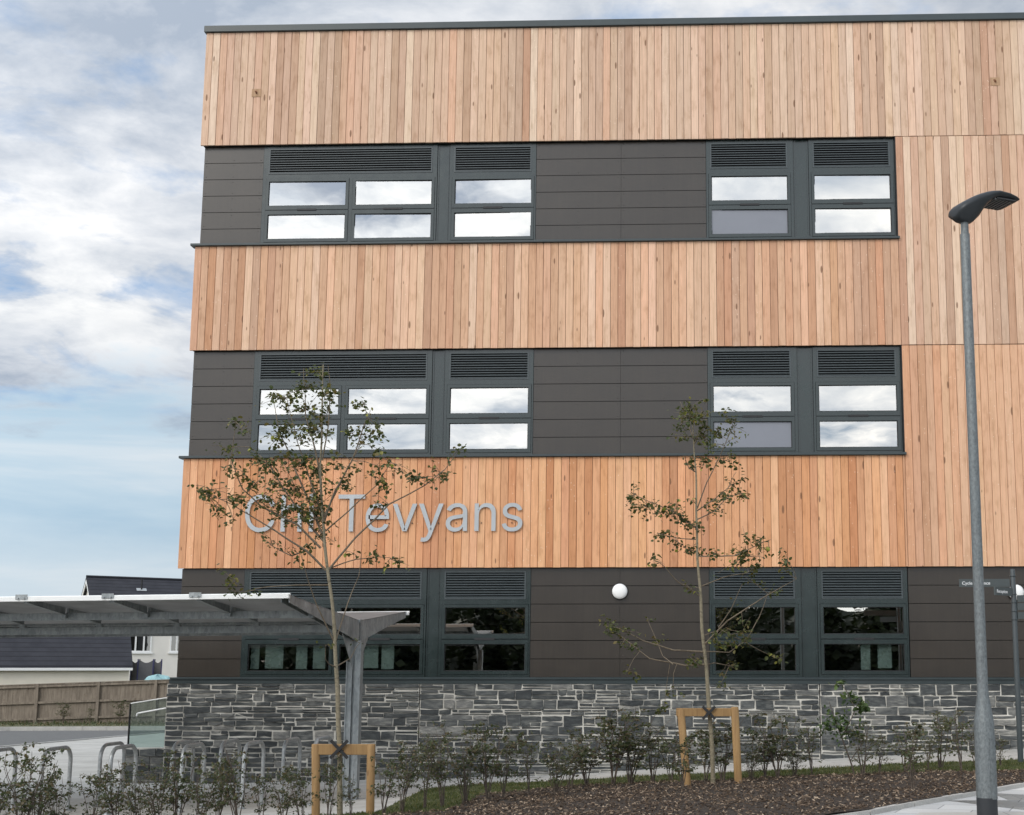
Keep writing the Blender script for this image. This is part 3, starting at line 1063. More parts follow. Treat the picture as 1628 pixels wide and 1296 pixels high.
def stone(x0, x1, z0, z1):
    if x1 - x0 < .03 or z1 - z0 < .012:
        return
    j = lambda s_: sr.uniform(-s_, s_)
    m_ = sr.uniform(.006, .0165)
    x0, x1, z0, z1 = x0 + m_, x1 - m_, z0 + m_ * .8, z1 - m_ * .8
    jj = min(.013, (z1 - z0) * .16)
    base = [(x0 + j(.010), z0 + j(jj)), ((x0 + x1) / 2 + j(.05), z0 + j(jj)), (x1 + j(.010), z0 + j(jj)), (x1 + j(.010), z1 + j(jj)), ((x0 + x1) / 2 + j(.05), z1 + j(jj)), (x0 + j(.006), z1 + j(jj))]
    cx, cz = (x0 + x1) / 2, (z0 + z1) / 2
    yo = -.050 + j(.014)
    ins = .007
    fr = [(px + (ins if px < cx else -ins), pz + (ins * .7 if pz < cz else -ins * .7)) for px, pz in base]
    c = (sr.betavariate(1.3, 1.7), sr.random(), 0)
    vs = [(px, -.012, pz) for px, pz in base] + [(px, yo + .006, pz) for px, pz in base] + [(px, yo + j(.004), pz) for px, pz in fr]
    fs = [(i, (i + 1) % 6, 6 + (i + 1) % 6, 6 + i) for i in range(6)] + [(6 + i, 6 + (i + 1) % 6, 12 + (i + 1) % 6, 12 + i) for i in range(6)] + [tuple(range(12, 18))]
    sw.raw(vs, fs, c)


for a, b in zip(xs[:-1], xs[1:]):
    a, b = a + (.009 if a > ST0 else 0), b - .009
    mo.box(a, b, -.033, .13, SZ0, SZ1)
    z = SZ1
    while z > SZ0 + .05:
        H = min(sr.choice([.075, .095, .11, .135, .16, .185]), z - SZ0)
        x = a
        while x < b - .01:
            l = sr.uniform(.25, .8)
            if b - x - l < .2:
                l = b - x
            t_ = sr.random()
            if t_ < .34 or H < .095:
                n = 1
            elif t_ < .85:
                n = 2
            else:
                n = 3
            cuts = [0, 1] if n == 1 else ([0, sr.uniform(.32, .68), 1] if n == 2 else [0, sr.uniform(.22, .38), sr.uniform(.58, .78), 1])
            for c0, c1 in zip(cuts[:-1], cuts[1:]):
                zz0, zz1 = z - H + c0 * H, z - H + c1 * H
                if n == 1:
                    m_ = 1 if l < .45 else 2
                else:
                    m_ = 1 if l < .5 and sr.random() < .7 else 2
                q = sorted([x, x + l] + [x + l * sr.uniform(.3, .7) for _ in range(m_ - 1)])
                for q0, q1 in zip(q[:-1], q[1:]):
                    stone(q0, q1, zz0, zz1)
            x += l
        z -= H
wall = sw.build('stone_plinth', 'slate_stone', B)
mo.build('mortar', 'lime_mortar', wall)
for x in JX:
    jt = MB()
    jt.box(x - .009, x + .009, .0, .13, SZ0, SZ1)
    jt.build('movement_joint', 'dark_rubber', B)

# ================================================================== lettering
def glyph_mesh(text, x0, x1, zb, cap, y_front, thick, name, mat, parent, kern={}, space=.27, one=False):
    """raised letters, each its own mesh, between x0 and x1, baseline zb"""
    pen = 0
    places = []
    for i, ch in enumerate(text):
        if ch == ' ':
            pen += space
            continue
        places.append((ch, pen))
        pen += ADV[ch] + kern.get(text[i:i + 2], 0)
    lo = min(min(p[0] for p in GLYPH[places[0][0]][0]) + places[0][1] for _ in (0,))
    last = places[-1]
    hi = max(p[0] for p in GLYPH[last[0]][0]) + last[1]
    sx = (x1 - x0) / (hi - lo)
    sz = cap / .509
    for ch, pn in places:
        cu = bpy.data.curves.new('letter', 'CURVE')
        cu.dimensions = '2D'
        cu.fill_mode = 'BOTH'
        cu.extrude = thick / 2
        cu.bevel_depth = 0
        cu.offset = 0
        for loop in GLYPH[ch]:
            sp = cu.splines.new('POLY')
            sp.points.add(len(loop) - 1)
            for q, (gx, gy) in zip(sp.points, loop):
                q.co = ((gx + pn - lo) * sx + x0, gy * sz + zb, 0, 1)
            sp.use_cyclic_u = True
        tmp = bpy.data.objects.new('letter', cu)
        COL.objects.link(tmp)
        bpy.context.view_layer.update()
        me = bpy.data.meshes.new_from_object(tmp.evaluated_get(bpy.context.evaluated_depsgraph_get()))
        bpy.data.objects.remove(tmp)
        mb = MB()
        mb.raw([(v.co.x, y_front + thick / 2 - v.co.z, v.co.y) for v in me.vertices], [tuple(p.vertices) for p in me.polygons])
        bpy.data.meshes.remove(me)
        mb.build(name, mat, parent)


SIGN = empty('wall_sign', (-5.1, 0, 3.86), 'raised metal lettering reading Chi Tevyans on the lowest timber band', 'sign')
glyph_mesh('Chi Tevyans', -7.47, -2.72, 3.868, .632, -.038, .014, 'letter', 'letter_metal', SIGN, {'Te': -.05, 'vy': -.01, 'ya': -.012})
for x in (-7.38, -6.77, -6.3, -5.66, -5.0, -4.6, -4.15, -3.85, -3.42, -2.9):
    st = MB()
    st.box(x - .008, x + .008, -.024, .0, 4.0, 4.016)
    st.build('standoff', 'dark_rubber', SIGN)


def flat_text(body, origin, right, normal, size, name, mat, parent, align='LEFT'):
    cu = bpy.data.curves.new('text', 'FONT')
    cu.body = body
    cu.size = size
    cu.extrude = .0008
    cu.align_x = align
    cu.align_y = 'CENTER'
    tmp = bpy.data.objects.new('text', cu)
    COL.objects.link(tmp)
    bpy.context.view_layer.update()
    me = bpy.data.meshes.new_from_object(tmp.evaluated_get(bpy.context.evaluated_depsgraph_get()))
    bpy.data.objects.remove(tmp)
    rr, nn = Vector(right).normalized(), Vector(normal).normalized()
    up = nn.cross(rr)
    mb = MB()
    mb.raw([Vector(origin) + rr * v.co.x + up * v.co.y + nn * v.co.z for v in me.vertices], [tuple(p.vertices) for p in me.polygons])
    bpy.data.meshes.remove(me)
    return mb.build(name, mat, parent)


# ================================================================== wall lights and wall anchors
def wall_light(px, py, r, label):
    p = at(px, py, .085)
    e = empty('wall_light', p, label, 'wall light', 'round lights on the ground floor wall')
    b = MB()
    b.lathe([(0, 0), (r * 1.02, 0), (r * 1.04, -.03), (r * .97, -.045), (0, -.045)], p, 'y', 32)
    b.build('light_base', 'dark_rubber', e)
    d = MB()
    d.lathe([(r * .96, -.040), (r * .93, -.065), (r * .80, -.085), (r * .55, -.10), (r * .25, -.107), (0.001, -.108)], p, 'y', 32)
    d.build('light_diffuser', 'lamp_diffuser', e)


wall_light(985.5, 940.5, .135, 'round white bulkhead light alone on the dark wall between the windows')
wall_light(1614.5, 942, .135, 'round white bulkhead light half hidden behind the finger post')
for px, py, lab in ((408, 148, 'rusty bolt and stained plate on the top timber band, near the left corner'), (1582, 130, 'rusty bolt and stained plate on the top timber band, above the street lamp')):
    p = at(px, py, 0)
    e = empty('wall_anchor', p, lab, 'wall anchor', 'anchors on the top timber band')
    m_ = MB()
    m_.box(p.x - .085, p.x + .085, -.009, -.0052, p.z - .075, p.z + .075)
    m_.build('anchor_plate', 'anchor_timber', e)
    b = MB()
    b.lathe([(.0, -.03), (.016, -.03), (.018, -.009)], (p.x, 0, p.z), 'y', 8)
    b.lathe([(.0, -.055), (.008, -.055), (.008, -.03)], (p.x, 0, p.z), 'y', 8)
    b.box(p.x - .03, p.x + .005, -.02, -.009, p.z + .02, p.z + .035)
    b.build('anchor_bolt', 'rusty_steel', e)

# ================================================================== street lamp
LY = -10.4
base = at(1570, 1297, LY)
LXc, LZ0 = base.x, g(base.x, LY)
top = at(1536, 353, LY)
LT = top.z
e = empty('street_lamp', (LXc, LY, LZ0), 'tall galvanised street lamp with a dark curved head on the footway edge', 'street lamp')
c = MB()
zs = at(1563, 1146, LY).z
c.lathe([(.083, LZ0 + .16), (.083, zs - .02), (.080, zs + .0), (.066, zs + .10), (.050, zs + .20), (.0455, zs + .27), (.044, zs + 1.6), (.0415, LT - .115), (.041, LT - .112), (.034, LT - .105), (.033, LT + .05)], (LXc, LY, 0), 'z', 32)
c.build('column', 'weathered_galvanised', e)
c = MB()
c.lathe([(.0838, LZ0 - .1), (.0838, LZ0 + .155), (.0836, LZ0 + .16), (.06, LZ0 + .16)], (LXc, LY, 0), 'z', 32)
c.build('root_band', 'black_band', e)
# curved access door flush with the base
d = MB()
dz0, dz1 = at(1580, 1270, LY).z, at(1580, 1174, LY).z
a0, a1 = R(-76), R(-8)
rows = []
nseg = 10
for rr in (.0865,):
    lo = [(LXc + rr * math.cos(a0 + (a1 - a0) * i / nseg), LY + rr * math.sin(a0 + (a1 - a0) * i / nseg)) for i in range(nseg + 1)]
    inn = [(LXc + .0832 * math.cos(a0 - .01 + (a1 - a0 + .02) * i / nseg), LY + .0832 * math.sin(a0 - .01 + (a1 - a0 + .02) * i / nseg)) for i in range(nseg + 1)]
    for i in range(nseg):
        zc0 = dz0 + (.02 if i == 0 else 0)
        zc1 = dz0 + (.02 if i == nseg - 1 else 0)
        d.face([(*lo[i], zc0), (*lo[i + 1], zc1), (*lo[i + 1], dz1), (*lo[i], dz1)], smooth=True)
        d.face([(*lo[i], dz1), (*lo[i + 1], dz1), (*inn[i + 1], dz1), (*inn[i], dz1)])
        d.face([(*lo[i], zc0), (*inn[i], zc0), (*inn[i + 1], zc1), (*lo[i + 1], zc1)])
    for i in (0, nseg):
        d.face([(*lo[i], dz0), (*lo[i], dz1), (*inn[i], dz1), (*inn[i], dz0)])
d.build('access_door', 'weathered_galvanised', e)
d = MB()
d.tube([(LXc + .083 * math.cos(R(-25)), LY + .083 * math.sin(R(-25)), dz1 - .06), (LXc + .0895 * math.cos(R(-25)), LY + .0895 * math.sin(R(-25)), dz1 - .06)], .008, 8)
d.build('door_lock', 'dark_rubber', e)
# head: a curved cowl, deep over the spigot and flat towards the tip
PHI = R(24)
AX = Vector((math.cos(PHI), math.sin(PHI), 0))
AY = Vector((-math.sin(PHI), math.cos(PHI), 0))
HO = Vector((LXc, LY, LT - .01))
#      s,   bottom, top, half width
prof = [(-.105, .060, .100, .060), (-.098, .025, .128, .095), (-.06, .004, .162, .122), (0, -.004, .200, .146), (.06, .002, .232, .160), (.12, .060, .258, .170), (.165, .135, .274, .176),
        (.21, .200, .284, .178), (.27, .236, .290, .178), (.375, .240, .282, .171), (.46, .236, .264, .156), (.495, .232, .248, .143)]
K = 20
h = MB()
rings = []
for s_, zb_, zt_, hw in prof:
    up = min(.055, (zt_ - zb_) / 2)
    z_, dn = zt_ - up, zt_ - zb_ - up
    ring = []
    for k in range(K):
        a = 2 * math.pi * k / K
        cx_, sz_ = math.cos(a), math.sin(a)
        px_ = math.copysign(abs(cx_) ** .45, cx_) * hw * (1 - (.5 if s_ < .2 else .12) * max(0, -sz_))
        pz_ = (math.copysign(abs(sz_) ** (.8 if sz_ > 0 else .9 if s_ < .2 else .55), sz_)) * (up if sz_ > 0 else dn)
        ring.append(HO + AX * s_ + AY * px_ + Vector((0, 0, z_ + pz_)))
    rings.append(ring)
vs = [q for r in rings for q in r]
fs = [(i * K + k, i * K + (k + 1) % K, (i + 1) * K + (k + 1) % K, (i + 1) * K + k) for i in range(len(rings) - 1) for k in range(K)]
fs += [tuple(range(K))[::-1], tuple(range((len(rings) - 1) * K, len(rings) * K))]
h.raw(vs, fs, smooth=True)
head = h.build('lamp_head', 'lamp_housing', e)
q = MB()
for s0, s1, wd, dz in ((.265, .465, .125, -.012), ):
    pts_ = []
    for s_, sg in ((s0, -1), (s0, 1), (s1, 1), (s1, -1)):
        zz = .236
        pts_.append(HO + AX * s_ + AY * (sg * wd) + Vector((0, 0, zz + dz)))
    o_ = pts_[0]
    q.obox(o_, pts_[1] - o_, pts_[3] - o_, Vector((0, 0, .012)))
q.build('lens', 'led_glass', head)
q = MB()
for k in range(5):
    s_ = .28 + k * .035
    q.obox(HO + AX * s_ + AY * -.10 + Vector((0, 0, .219)), AY * .2, AX * .013, Vector((0, 0, .006)))
q.build('led_strip', 'lens_rim', head)
q = MB()
q.tube([HO + AX * .235 + AY * t_ + Vector((0, 0, .206 + .012 * (1 - (t_ / .15) ** 2))) for t_ in [-.14 + .028 * i for i in range(11)]], .009, 8)
q.build('lens_lip', 'lens_rim', head)

# ================================================================== finger post
FY = -3.9
fb = onground(1619, 1216)
FY = fb.y
pt = at(1610.5, 905, FY)
fx = at(1612, 960, FY).x
e = empty('finger_post', (fx, FY, g(fx, FY)), 'dark grey finger post with direction boards at the right edge', 'signpost')
p_ = MB()
p_.lathe([(.036, g(fx, FY) - .1), (.036, pt.z - .02), (.030, pt.z), (0, pt.z)], (fx, FY, 0), 'z', 20)
p_.build('post', 'sign_post_paint', e)
for yy in (916, 945, 958, 972, 985):
    zz = at(1612, yy, FY).z
    p_ = MB()
    p_.lathe([(.036, zz - .008), (.041, zz - .008), (.041, zz + .008), (.036, zz + .008)], (fx, FY, 0), 'z', 20)
    p_.build('collar', 'sign_post_paint', e)


def finger(dirv, z0, z1, length, text, tsize, gap=.04, tx=None):
    d = Vector((dirv[0], dirv[1], 0)).normalized()
    nrm = Vector((d.y, -d.x, 0))
    if nrm.y > 0:
        nrm = -nrm
    o = Vector((fx, FY, z0)) + d * gap
    m_ = MB()
    m_.obox(o - nrm * .012, d * length, nrm * .024, Vector((0, 0, z1 - z0)))
    b_ = m_.build('finger_board', 'sign_paint', e)
    if text:
        rt = Vector((-nrm.y, nrm.x, 0))
        left = o if d.dot(rt) > 0 else o + d * length
        flat_text(text, left + rt * (tx if tx is not None else .03) + nrm * .014 + Vector((0, 0, (z1 - z0) * .46)), rt, nrm, tsize, 'lettering', 'lettering_white', b_)


z_ = lambda y: at(1600, y, FY).z
xl_ = at(1526, 926, FY).x
finger((-1, 0.04), z_(933), z_(920.5), fx - xl_ - .04, 'Cycle Entrance', .060, .045, .035)
finger((-.72, -.69), z_(948), z_(935), .40, 'Reception', .062, .045, .03)
finger((1, .02), z_(957), z_(946.5), .8, 'Bus Stop', .075, .045, .085)
finger((1, .02), z_(970), z_(959), .8, '', .05)
finger((1, .02), z_(984), z_(973.5), .8, '', .05)

# ================================================================== cycle shelter
SO = at(572, 988, -4.8)
AXS = Vector((-1, .07, -.006)).normalized()
WD = Vector((-.07, -1, 0)).normalized()
SP, NW, FW = 12.0, 2.5, 2.1
slope_n, slope_f = .082, .098
ground_z = g(SO.x, SO.y)


def SH(s, wv, dz=0.0):
    z = SO.z + (wv * slope_n if wv > 0 else -wv * slope_f) + dz
    p = SO + AXS * s + WD * wv
    return Vector((p.x, p.y, z + AXS.z * s))


e = empty('cycle_shelter', (SO.x, SO.y, ground_z), 'open steel cycle shelter with a shallow V-shaped roof over the hoops', 'shelter')
for wv0, wv1 in ((0.03, NW), (-.03, -FW)):
    m_ = MB()
    a_, b_, c_, d_ = SH(0, wv0), SH(SP, wv0), SH(SP, wv1), SH(0, wv1)
    up = Vector((0, 0, .012))
    m_.raw([a_, b_, c_, d_, a_ + up, b_ + up, c_ + up, d_ + up], [(0, 1, 2, 3), (7, 6, 5, 4), (0, 4, 5, 1), (1, 5, 6, 2), (2, 6, 7, 3), (3, 7, 4, 0)])
    m_.build('roof_sheet', 'grey_roof_sheet', e)
    m_ = MB()
    m_.bar(SH(-.03, wv1, -.016), SH(SP, wv1, -.016), .05, .048)
    m_.tube([SH(-.04, wv1, .004), SH(SP, wv1, .004)], .014, 8)
    m_.build('edge_beam', 'edge_glare_white', e)  # white colour stands in for reflections along the sheet edges
m_ = MB()
m_.bar(SH(-.02, 0, .0), SH(SP, 0, .0), .09, .05)
m_.build('gutter', 'galvanised_steel', e)
for wv, dz in ((1.62, -.105), (.80, -.18), (-.8, -.18), (-1.62, -.105)):
    m_ = MB()
    a_, b_ = SH(.02, wv, dz), SH(SP, wv, dz)
    m_.bar(a_, b_, .012, .085)
    m_.bar(a_ + Vector((0, 0, .039)) - WD * .025, b_ + Vector((0, 0, .039)) - WD * .025, .05, .009)
    m_.bar(a_ - Vector((0, 0, .039)) - WD * .025, b_ - Vector((0, 0, .039)) - WD * .025, .05, .009)
    m_.build('purlin', 'galvanised_steel', e)
# rafters and their small brackets
for i in range(1, 12):
    s = i * 1.02
    for w0, w1 in ((NW - .04, 1.66), (1.58, .84), (-FW + .04, -1.66), (-1.58, -.84)):
        m_ = MB()
        d0, d1 = (.045, .085) if abs(w0) > 2 else (.07, .10)
        for wa, wb in ((w0, w1),):
            A0, A1, B0, B1 = SH(s, wa, -.002), SH(s, wa, -.002 - d0), SH(s, wb, -.002), SH(s, wb, -.002 - d1)
            tk = AXS * .03
            m_.raw([A0, A1, B1, B0, A0 + tk, A1 + tk, B1 + tk, B0 + tk], [(0, 1, 2, 3), (7, 6, 5, 4), (0, 4, 5, 1), (1, 5, 6, 2), (2, 6, 7, 3), (3, 7, 4, 0)])
            fl = SH(s, wa, -.004 - d0) - SH(s, wb, -.004 - d1)
            m_.obox(SH(s - .02, wb, -.008 - d1), fl, AXS * .07, (0, 0, .006))
            m_.box(B1.x - .05, B1.x + .02, B1.y - .03, B1.y + .03, B1.z - .04, B1.z + .005)
        m_.build('rafter', 'galvanised_steel', e)
        if abs(w0) > 2 and w0 > 0:
            m_ = MB()
            f0 = SH(s + .02, NW + .028, -.022)
            m_.obox(f0 - AXS * .07, AXS * .14, WD * .006, (0, 0, .055))
            m_.obox(f0 - AXS * .045 + WD * .006, AXS * .02, WD * .01, (0, 0, .02))
            m_.obox(f0 + AXS * .03 + WD * .006, AXS * .02, WD * .01, (0, 0, .02))
            m_.build('edge_clip', 'galvanised_steel', e)
# portal frames: cranked arms on twin channel posts
for s in (.0, 5.4, 10.8):
    m_ = MB()
    for wv1, full in ((NW, 1), (-FW, 1)):
        sg = 1 if wv1 > 0 else -1
        for side in (-.005, .085):
            tk = AXS * .012
            tA, tB = SH(s + side, .02 * sg, .0), SH(s + side, wv1 * .97, .0)
            pts = [tA, tB, tB - Vector((0, 0, .075)), SH(s + side, wv1 * .55, -.15), SH(s + side, .10 * sg, -.26), tA - Vector((0, 0, .26))]
            n = len(pts)
            m_.raw(pts + [p + tk for p in pts], [tuple(range(n)), tuple(range(2 * n - 1, n - 1, -1))] + [(i, i + n, (i + 1) % n + n, (i + 1) % n) for i in range(n)])
        m_.obox(SH(s, .02 * sg, .0), SH(s, wv1 * .985, .0) - SH(s, .02 * sg, .0), AXS * .1, (0, 0, .010))
    m_.build('roof_arm', 'galvanised_steel', e)
    # knee gussets
    m_ = MB()
    for sg in (1, -1):
        tk = AXS * .012
        o = SH(s + .04, 0, 0)
        pts = [o + WD * (.07 * sg) + Vector((0, 0, -.26)), o + WD * (.52 * sg) + Vector((0, 0, -.17)), o + WD * (.07 * sg) + Vector((0, 0, -.62))]
        m_.raw(pts + [p + tk for p in pts], [(0, 1, 2), (5, 4, 3), (0, 3, 4, 1), (1, 4, 5, 2), (2, 5, 3, 0)])
    m_.build('gusset', 'galvanised_steel', e)
    pb = SH(s + .05, 0)
    gz = g(pb.x, pb.y)
    m_ = MB()
    m_.box(pb.x - .085, pb.x - .01, pb.y - .07, pb.y + .07, gz, pb.z - .52)
    m_.box(pb.x - .085, pb.x - .072, pb.y - .09, pb.y + .09, gz, pb.z - .50)
    m_.box(pb.x - .010, pb.x + .020, pb.y - .03, pb.y + .03, gz, pb.z - .03)
    m_.box(pb.x + .020, pb.x + .095, pb.y - .07, pb.y + .07, gz, pb.z - .25)
    m_.box(pb.x - .14, pb.x + .15, pb.y - .13, pb.y + .13, gz, gz + .012)
    m_.build('post', 'galvanised_steel', e)

# cycle hoops, in two rows under the shelter
def hoop(name, x, yn, yf, label):
    z0 = min(g(x, yn), g(x, yf)) - .05
    zt = g(x, (yn + yf) / 2) + .80
    r = .17
    pts = [(x, yn, z0), (x, yn, zt - r)]
    for i in range(1, 7):
        a = math.pi / 2 * i / 6
        pts.append((x + .0, yn + r - r * math.cos(a), zt - r + r * math.sin(a)))
    for i in range(0, 7):
        a = math.pi / 2 * i / 6
        pts.append((x, yf - r + r * math.sin(a), zt - r + r * math.cos(a)))
    pts.append((x, yf, z0))
    e_ = empty('cycle_hoop', (x, (yn + yf) / 2, z0 + .05), label, 'cycle stand', 'cycle hoops under the shelter')
    m_ = MB()
    m_.tube(pts, .025, 12)
    m_.build('hoop', 'bright_galvanised', e_)
    m_ = MB()
    for y in (yn, yf):
        m_.lathe([(.026, g(x, y) + .03), (.06, g(x, y) + .012), (.06, g(x, y) - .02)], (x, y, 0), 'z', 14)
    m_.build('base_collar', 'galvanised_steel', e_)


HOOPS = [(2, 0, 'cycle hoop cut by the left edge of the photo, in the front row'), (91, 0, 'cycle hoop standing alone left of the close pair, arch above the shrubs'),
         (179, 1, 'rear hoop of the close pair left of the glass balustrade'), (197, 0, 'front hoop of the close pair left of the glass balustrade'),
         (291, 1, 'rear-row cycle hoop before the left end of the slate wall'), (308, 0, 'front-row cycle hoop before the left end of the slate wall'),
         (366, 1, 'rear-row cycle hoop midway between the slate corner and the staked sapling'), (404, 0, 'front-row cycle hoop midway between the slate corner and the staked sapling'),
         (464, 1, 'cycle hoop just left of the near sapling stakes, arch in clear view'), (513, 0, 'cycle hoop seen behind the posts of the near sapling stakes')]
for px, row, lab in HOOPS:
    d = 17.2 if row else 15.9
    x = at(px, 1200, d - 21).x
    hoop('cycle_hoop', x, d - 21 - .36, d - 21 + .36, lab)

# glass balustrade beside the plinth
e = empty('glass_balustrade', (-9.2, .3, g(-9.2, .3)), 'frameless glass balustrade with a sloping handrail left of the slate wall', 'balustrade')
pl, pr = at(208, 1119, .3), at(264, 1108, .3)
pb = at(204, 1188, .3)
m_ = MB()
n = [(pl.x, pb.z), (-8.66, pb.z), (-8.66, pr.z), (pl.x, pl.z)]
m_.raw([(x, .3, z) for x, z in n] + [(x, .315, z) for x, z in n], [(0, 1, 2, 3), (7, 6, 5, 4), (0, 4, 5, 1), (1, 5, 6, 2), (2, 6, 7, 3), (3, 7, 4, 0)])
m_.build('glass_pane', 'clear_glass', e)
m_ = MB()
m_.box(pl.x - .016, pl.x - .002, .285, .33, pb.z - .15, pl.z)
m_.box(-8.92 + .14, -8.92 + .16, .285, .33, pb.z - .15, pb.z + .62)
m_.build('clamp_post', 'dark_rubber', e)
m_ = MB()
m_.bar((pl.x, .307, pl.z + .008), (-8.66, .307, pr.z + .008), .025, .016)
m_.build('top_rail', 'pvc_white', e)
a_, b_ = at(218, 1134, .22), at(264, 1126, .22)
m_ = MB()
m_.tube([a_ + Vector((-.005, 0, -.05)), a_ + Vector((-.0, 0, -.012)), a_ + Vector((.02, 0, 0)), b_], .014, 10)
m_.build('handrail', 'pvc_white', e)
dw = MB()
sr = random.Random(8)
keep, sw = sw, dw
for r_ in range(5):
    zt = pb.z - .02 - r_ * .13
    x = pl.x - .02
    while x < -8.68:
        l = min(sr.uniform(.2, .4), -8.66 - x)
        stone(x, x + l, zt - .13, zt)
        x += l
for i, v in enumerate(dw.v):
    dw.v[i] = (v[0], v[1] + .25, v[2])
sw = keep
DWF = dw.build('dwarf_wall', 'slate_stone')
tag(DWF, 'low slate upstand under the glass balustrade', 'wall')
m_ = MB()
m_.box(pl.x - .03, -8.655, .237, .40, pb.z - .75, pb.z - .01)
o_ = m_.build('mortar', 'lime_mortar', DWF)

# ================================================================== saplings, stakes and shrubs
def leaf(mb, o, size, rng, droop=.4, tone_=None):
    yaw, pit, rol = rng.uniform(0, 6.283), rng.gauss(-.35, droop), rng.gauss(0, .6)
    m_ = Matrix.Rotation(yaw, 3, 'Z') @ Matrix.Rotation(-pit, 3, 'Y') @ Matrix.Rotation(rol, 3, 'X')
    L_, W_ = size, size * rng.uniform(.62, .85)
    fold = rng.uniform(.05, .3) * W_
    P = lambda x, y, z: o + m_ @ Vector((x, y, z))
    c = (rng.random() if tone_ is None else tone_, rng.random(), 0)
    b0, md, tp = P(0, 0, 0), P(L_ * .45, 0, -fold * .6), P(L_, 0, -.1 * L_)
    l0, l1, r0, r1 = P(L_ * .28, W_ * .46, fold * .3), P(L_ * .66, W_ * .42, fold * .2), P(L_ * .28, -W_ * .46, fold * .3), P(L_ * .66, -W_ * .42, fold * .2)
    mb.face([b0, r0, r1, tp, md], c)
    mb.face([b0, md, tp, l1, l0], c)


def sapling(label, Y, trunk, branches, clusters, lsize, seed, rtop, rbase, twig_px):
    rng = random.Random(seed)
    tp = [at(px, py, Y) for px, py in trunk]
    base = Vector((tp[0].x, Y, g(tp[0].x, Y) - .05))
    tp = [base] + [p for p in tp if p.z > base.z + .1]
    e = empty('sapling', (base.x, base.y, base.z + .05), label, 'tree', 'staked saplings in the bed')
    # resample the stem so that it wavers slightly
    zt, zb = tp[-1].z, tp[0].z
    t_ = MB()
    rr = [rbase + (rtop - rbase) * ((p.z - zb) / (zt - zb)) ** .9 for p in tp]
    fine, fr = [], []
    for i in range(len(tp) - 1):
        for k in range(4):
            q = tp[i].lerp(tp[i + 1], k / 4)
            fine.append(q + Vector((noise.noise(q * 2.1), noise.noise(q * 2.3 + Vector((5, 0, 0))), 0)) * .012)
            fr.append((rr[i] + (rr[i + 1] - rr[i]) * k / 4) * (1 + .12 * noise.noise(q * 9)))
    fine.append(tp[-1])
    fr.append(rr[-1])
    t_.tube(fine, fr, 10)
    t_.build('trunk', 'pale_bark', e)
    pts_all = [(p, .006) for p in fine[len(fine) // 3:]]
    bm_ = MB()
    for bi, (dep, pl_) in enumerate(branches):
        pp = []
        n = len(pl_)
        for i, (px, py) in enumerate(pl_):
            pp.append(at(px, py, Y + dep * (i / (n - 1)) ** .9))
        fp, fr_ = [], []
        for i in range(n - 1):
            for k in range(5):
                t = k / 5
                q = pp[i].lerp(pp[i + 1], t)
                fp.append(q + Vector((noise.noise(q * 4), noise.noise(q * 4 + Vector((3, 1, 0))), noise.noise(q * 4 + Vector((0, 7, 0))))) * .012 * min(1, (i + t)))
        fp.append(pp[-1])
        r0 = .0125 if (pp[0] - pp[-1]).length > 1.2 else .008
        bm_.tube(fp, [r0 + (.0025 - r0) * i / (len(fp) - 1) for i in range(len(fp))], 6)
        pts_all += [(p, .003) for p in fp[3:]]
    lf = MB()
    for cx_, cy_, rx, ry, n in clusters:
        c0 = at(cx_, cy_, Y)
        best = min(pts_all, key=lambda q: ((q[0].x - c0.x) ** 2 + (q[0].z - c0.z) ** 2) + .02 * rng.random())
        dist2 = math.hypot(best[0].x - c0.x, best[0].z - c0.z)
        yy = best[0].y + rng.uniform(-.12, .12)
        c = at(cx_, cy_, yy)
        sx, sz_ = rx * twig_px, ry * twig_px
        sy = (sx + sz_) / 2
        nt_ = max(2, int(n / 3.5))
        tips = []
        if dist2 > .03:
            mid = best[0].lerp(c, .5) + Vector((rng.uniform(-.02, .02), 0, rng.uniform(.0, .03)))
            bm_.tube([best[0], mid, c], [.0045, .0035, .0025], 5)
        for k in range(nt_):
            tip = c + Vector((rng.gauss(0, sx * .8), rng.gauss(0, sy * .8), rng.gauss(0, sz_ * .8)))
            near = min(pts_all, key=lambda q: (q[0] - tip).length)[0] if dist2 < .05 else c
            if (near - tip).length > .5:
                near = c
            bm_.tube([near, near.lerp(tip, .6) + Vector((0, 0, .012)), tip], [.003, .0022, .0015], 4, caps=False)
            tips.append((near, tip))
        for k in range(int(n * 2.3)):
            a, b = rng.choice(tips)
            t = rng.uniform(.3, 1.05)
            o = a.lerp(b, t) + Vector((rng.gauss(0, .028), rng.gauss(0, .028), rng.gauss(0, .026)))
            leaf(lf, o, lsize * rng.uniform(.6, 1.25), rng)
    bm_.build('branches', 'twig_bark', e)
    lf.build('crown', 'sapling_leaf', e)
    return e


def Z3(*l):      # a close view of the near sapling, turned into photo pixels
    return [(270 + x / 2.584, 500 + y / 2.584) for x, y in l]


def Z4(*l):
    return [(900 + x / 2.236, 500 + y / 2.236) for x, y in l]


def Z7(*l):
    return [(850 + x / 2.907, 850 + y / 2.907) for x, y in l]


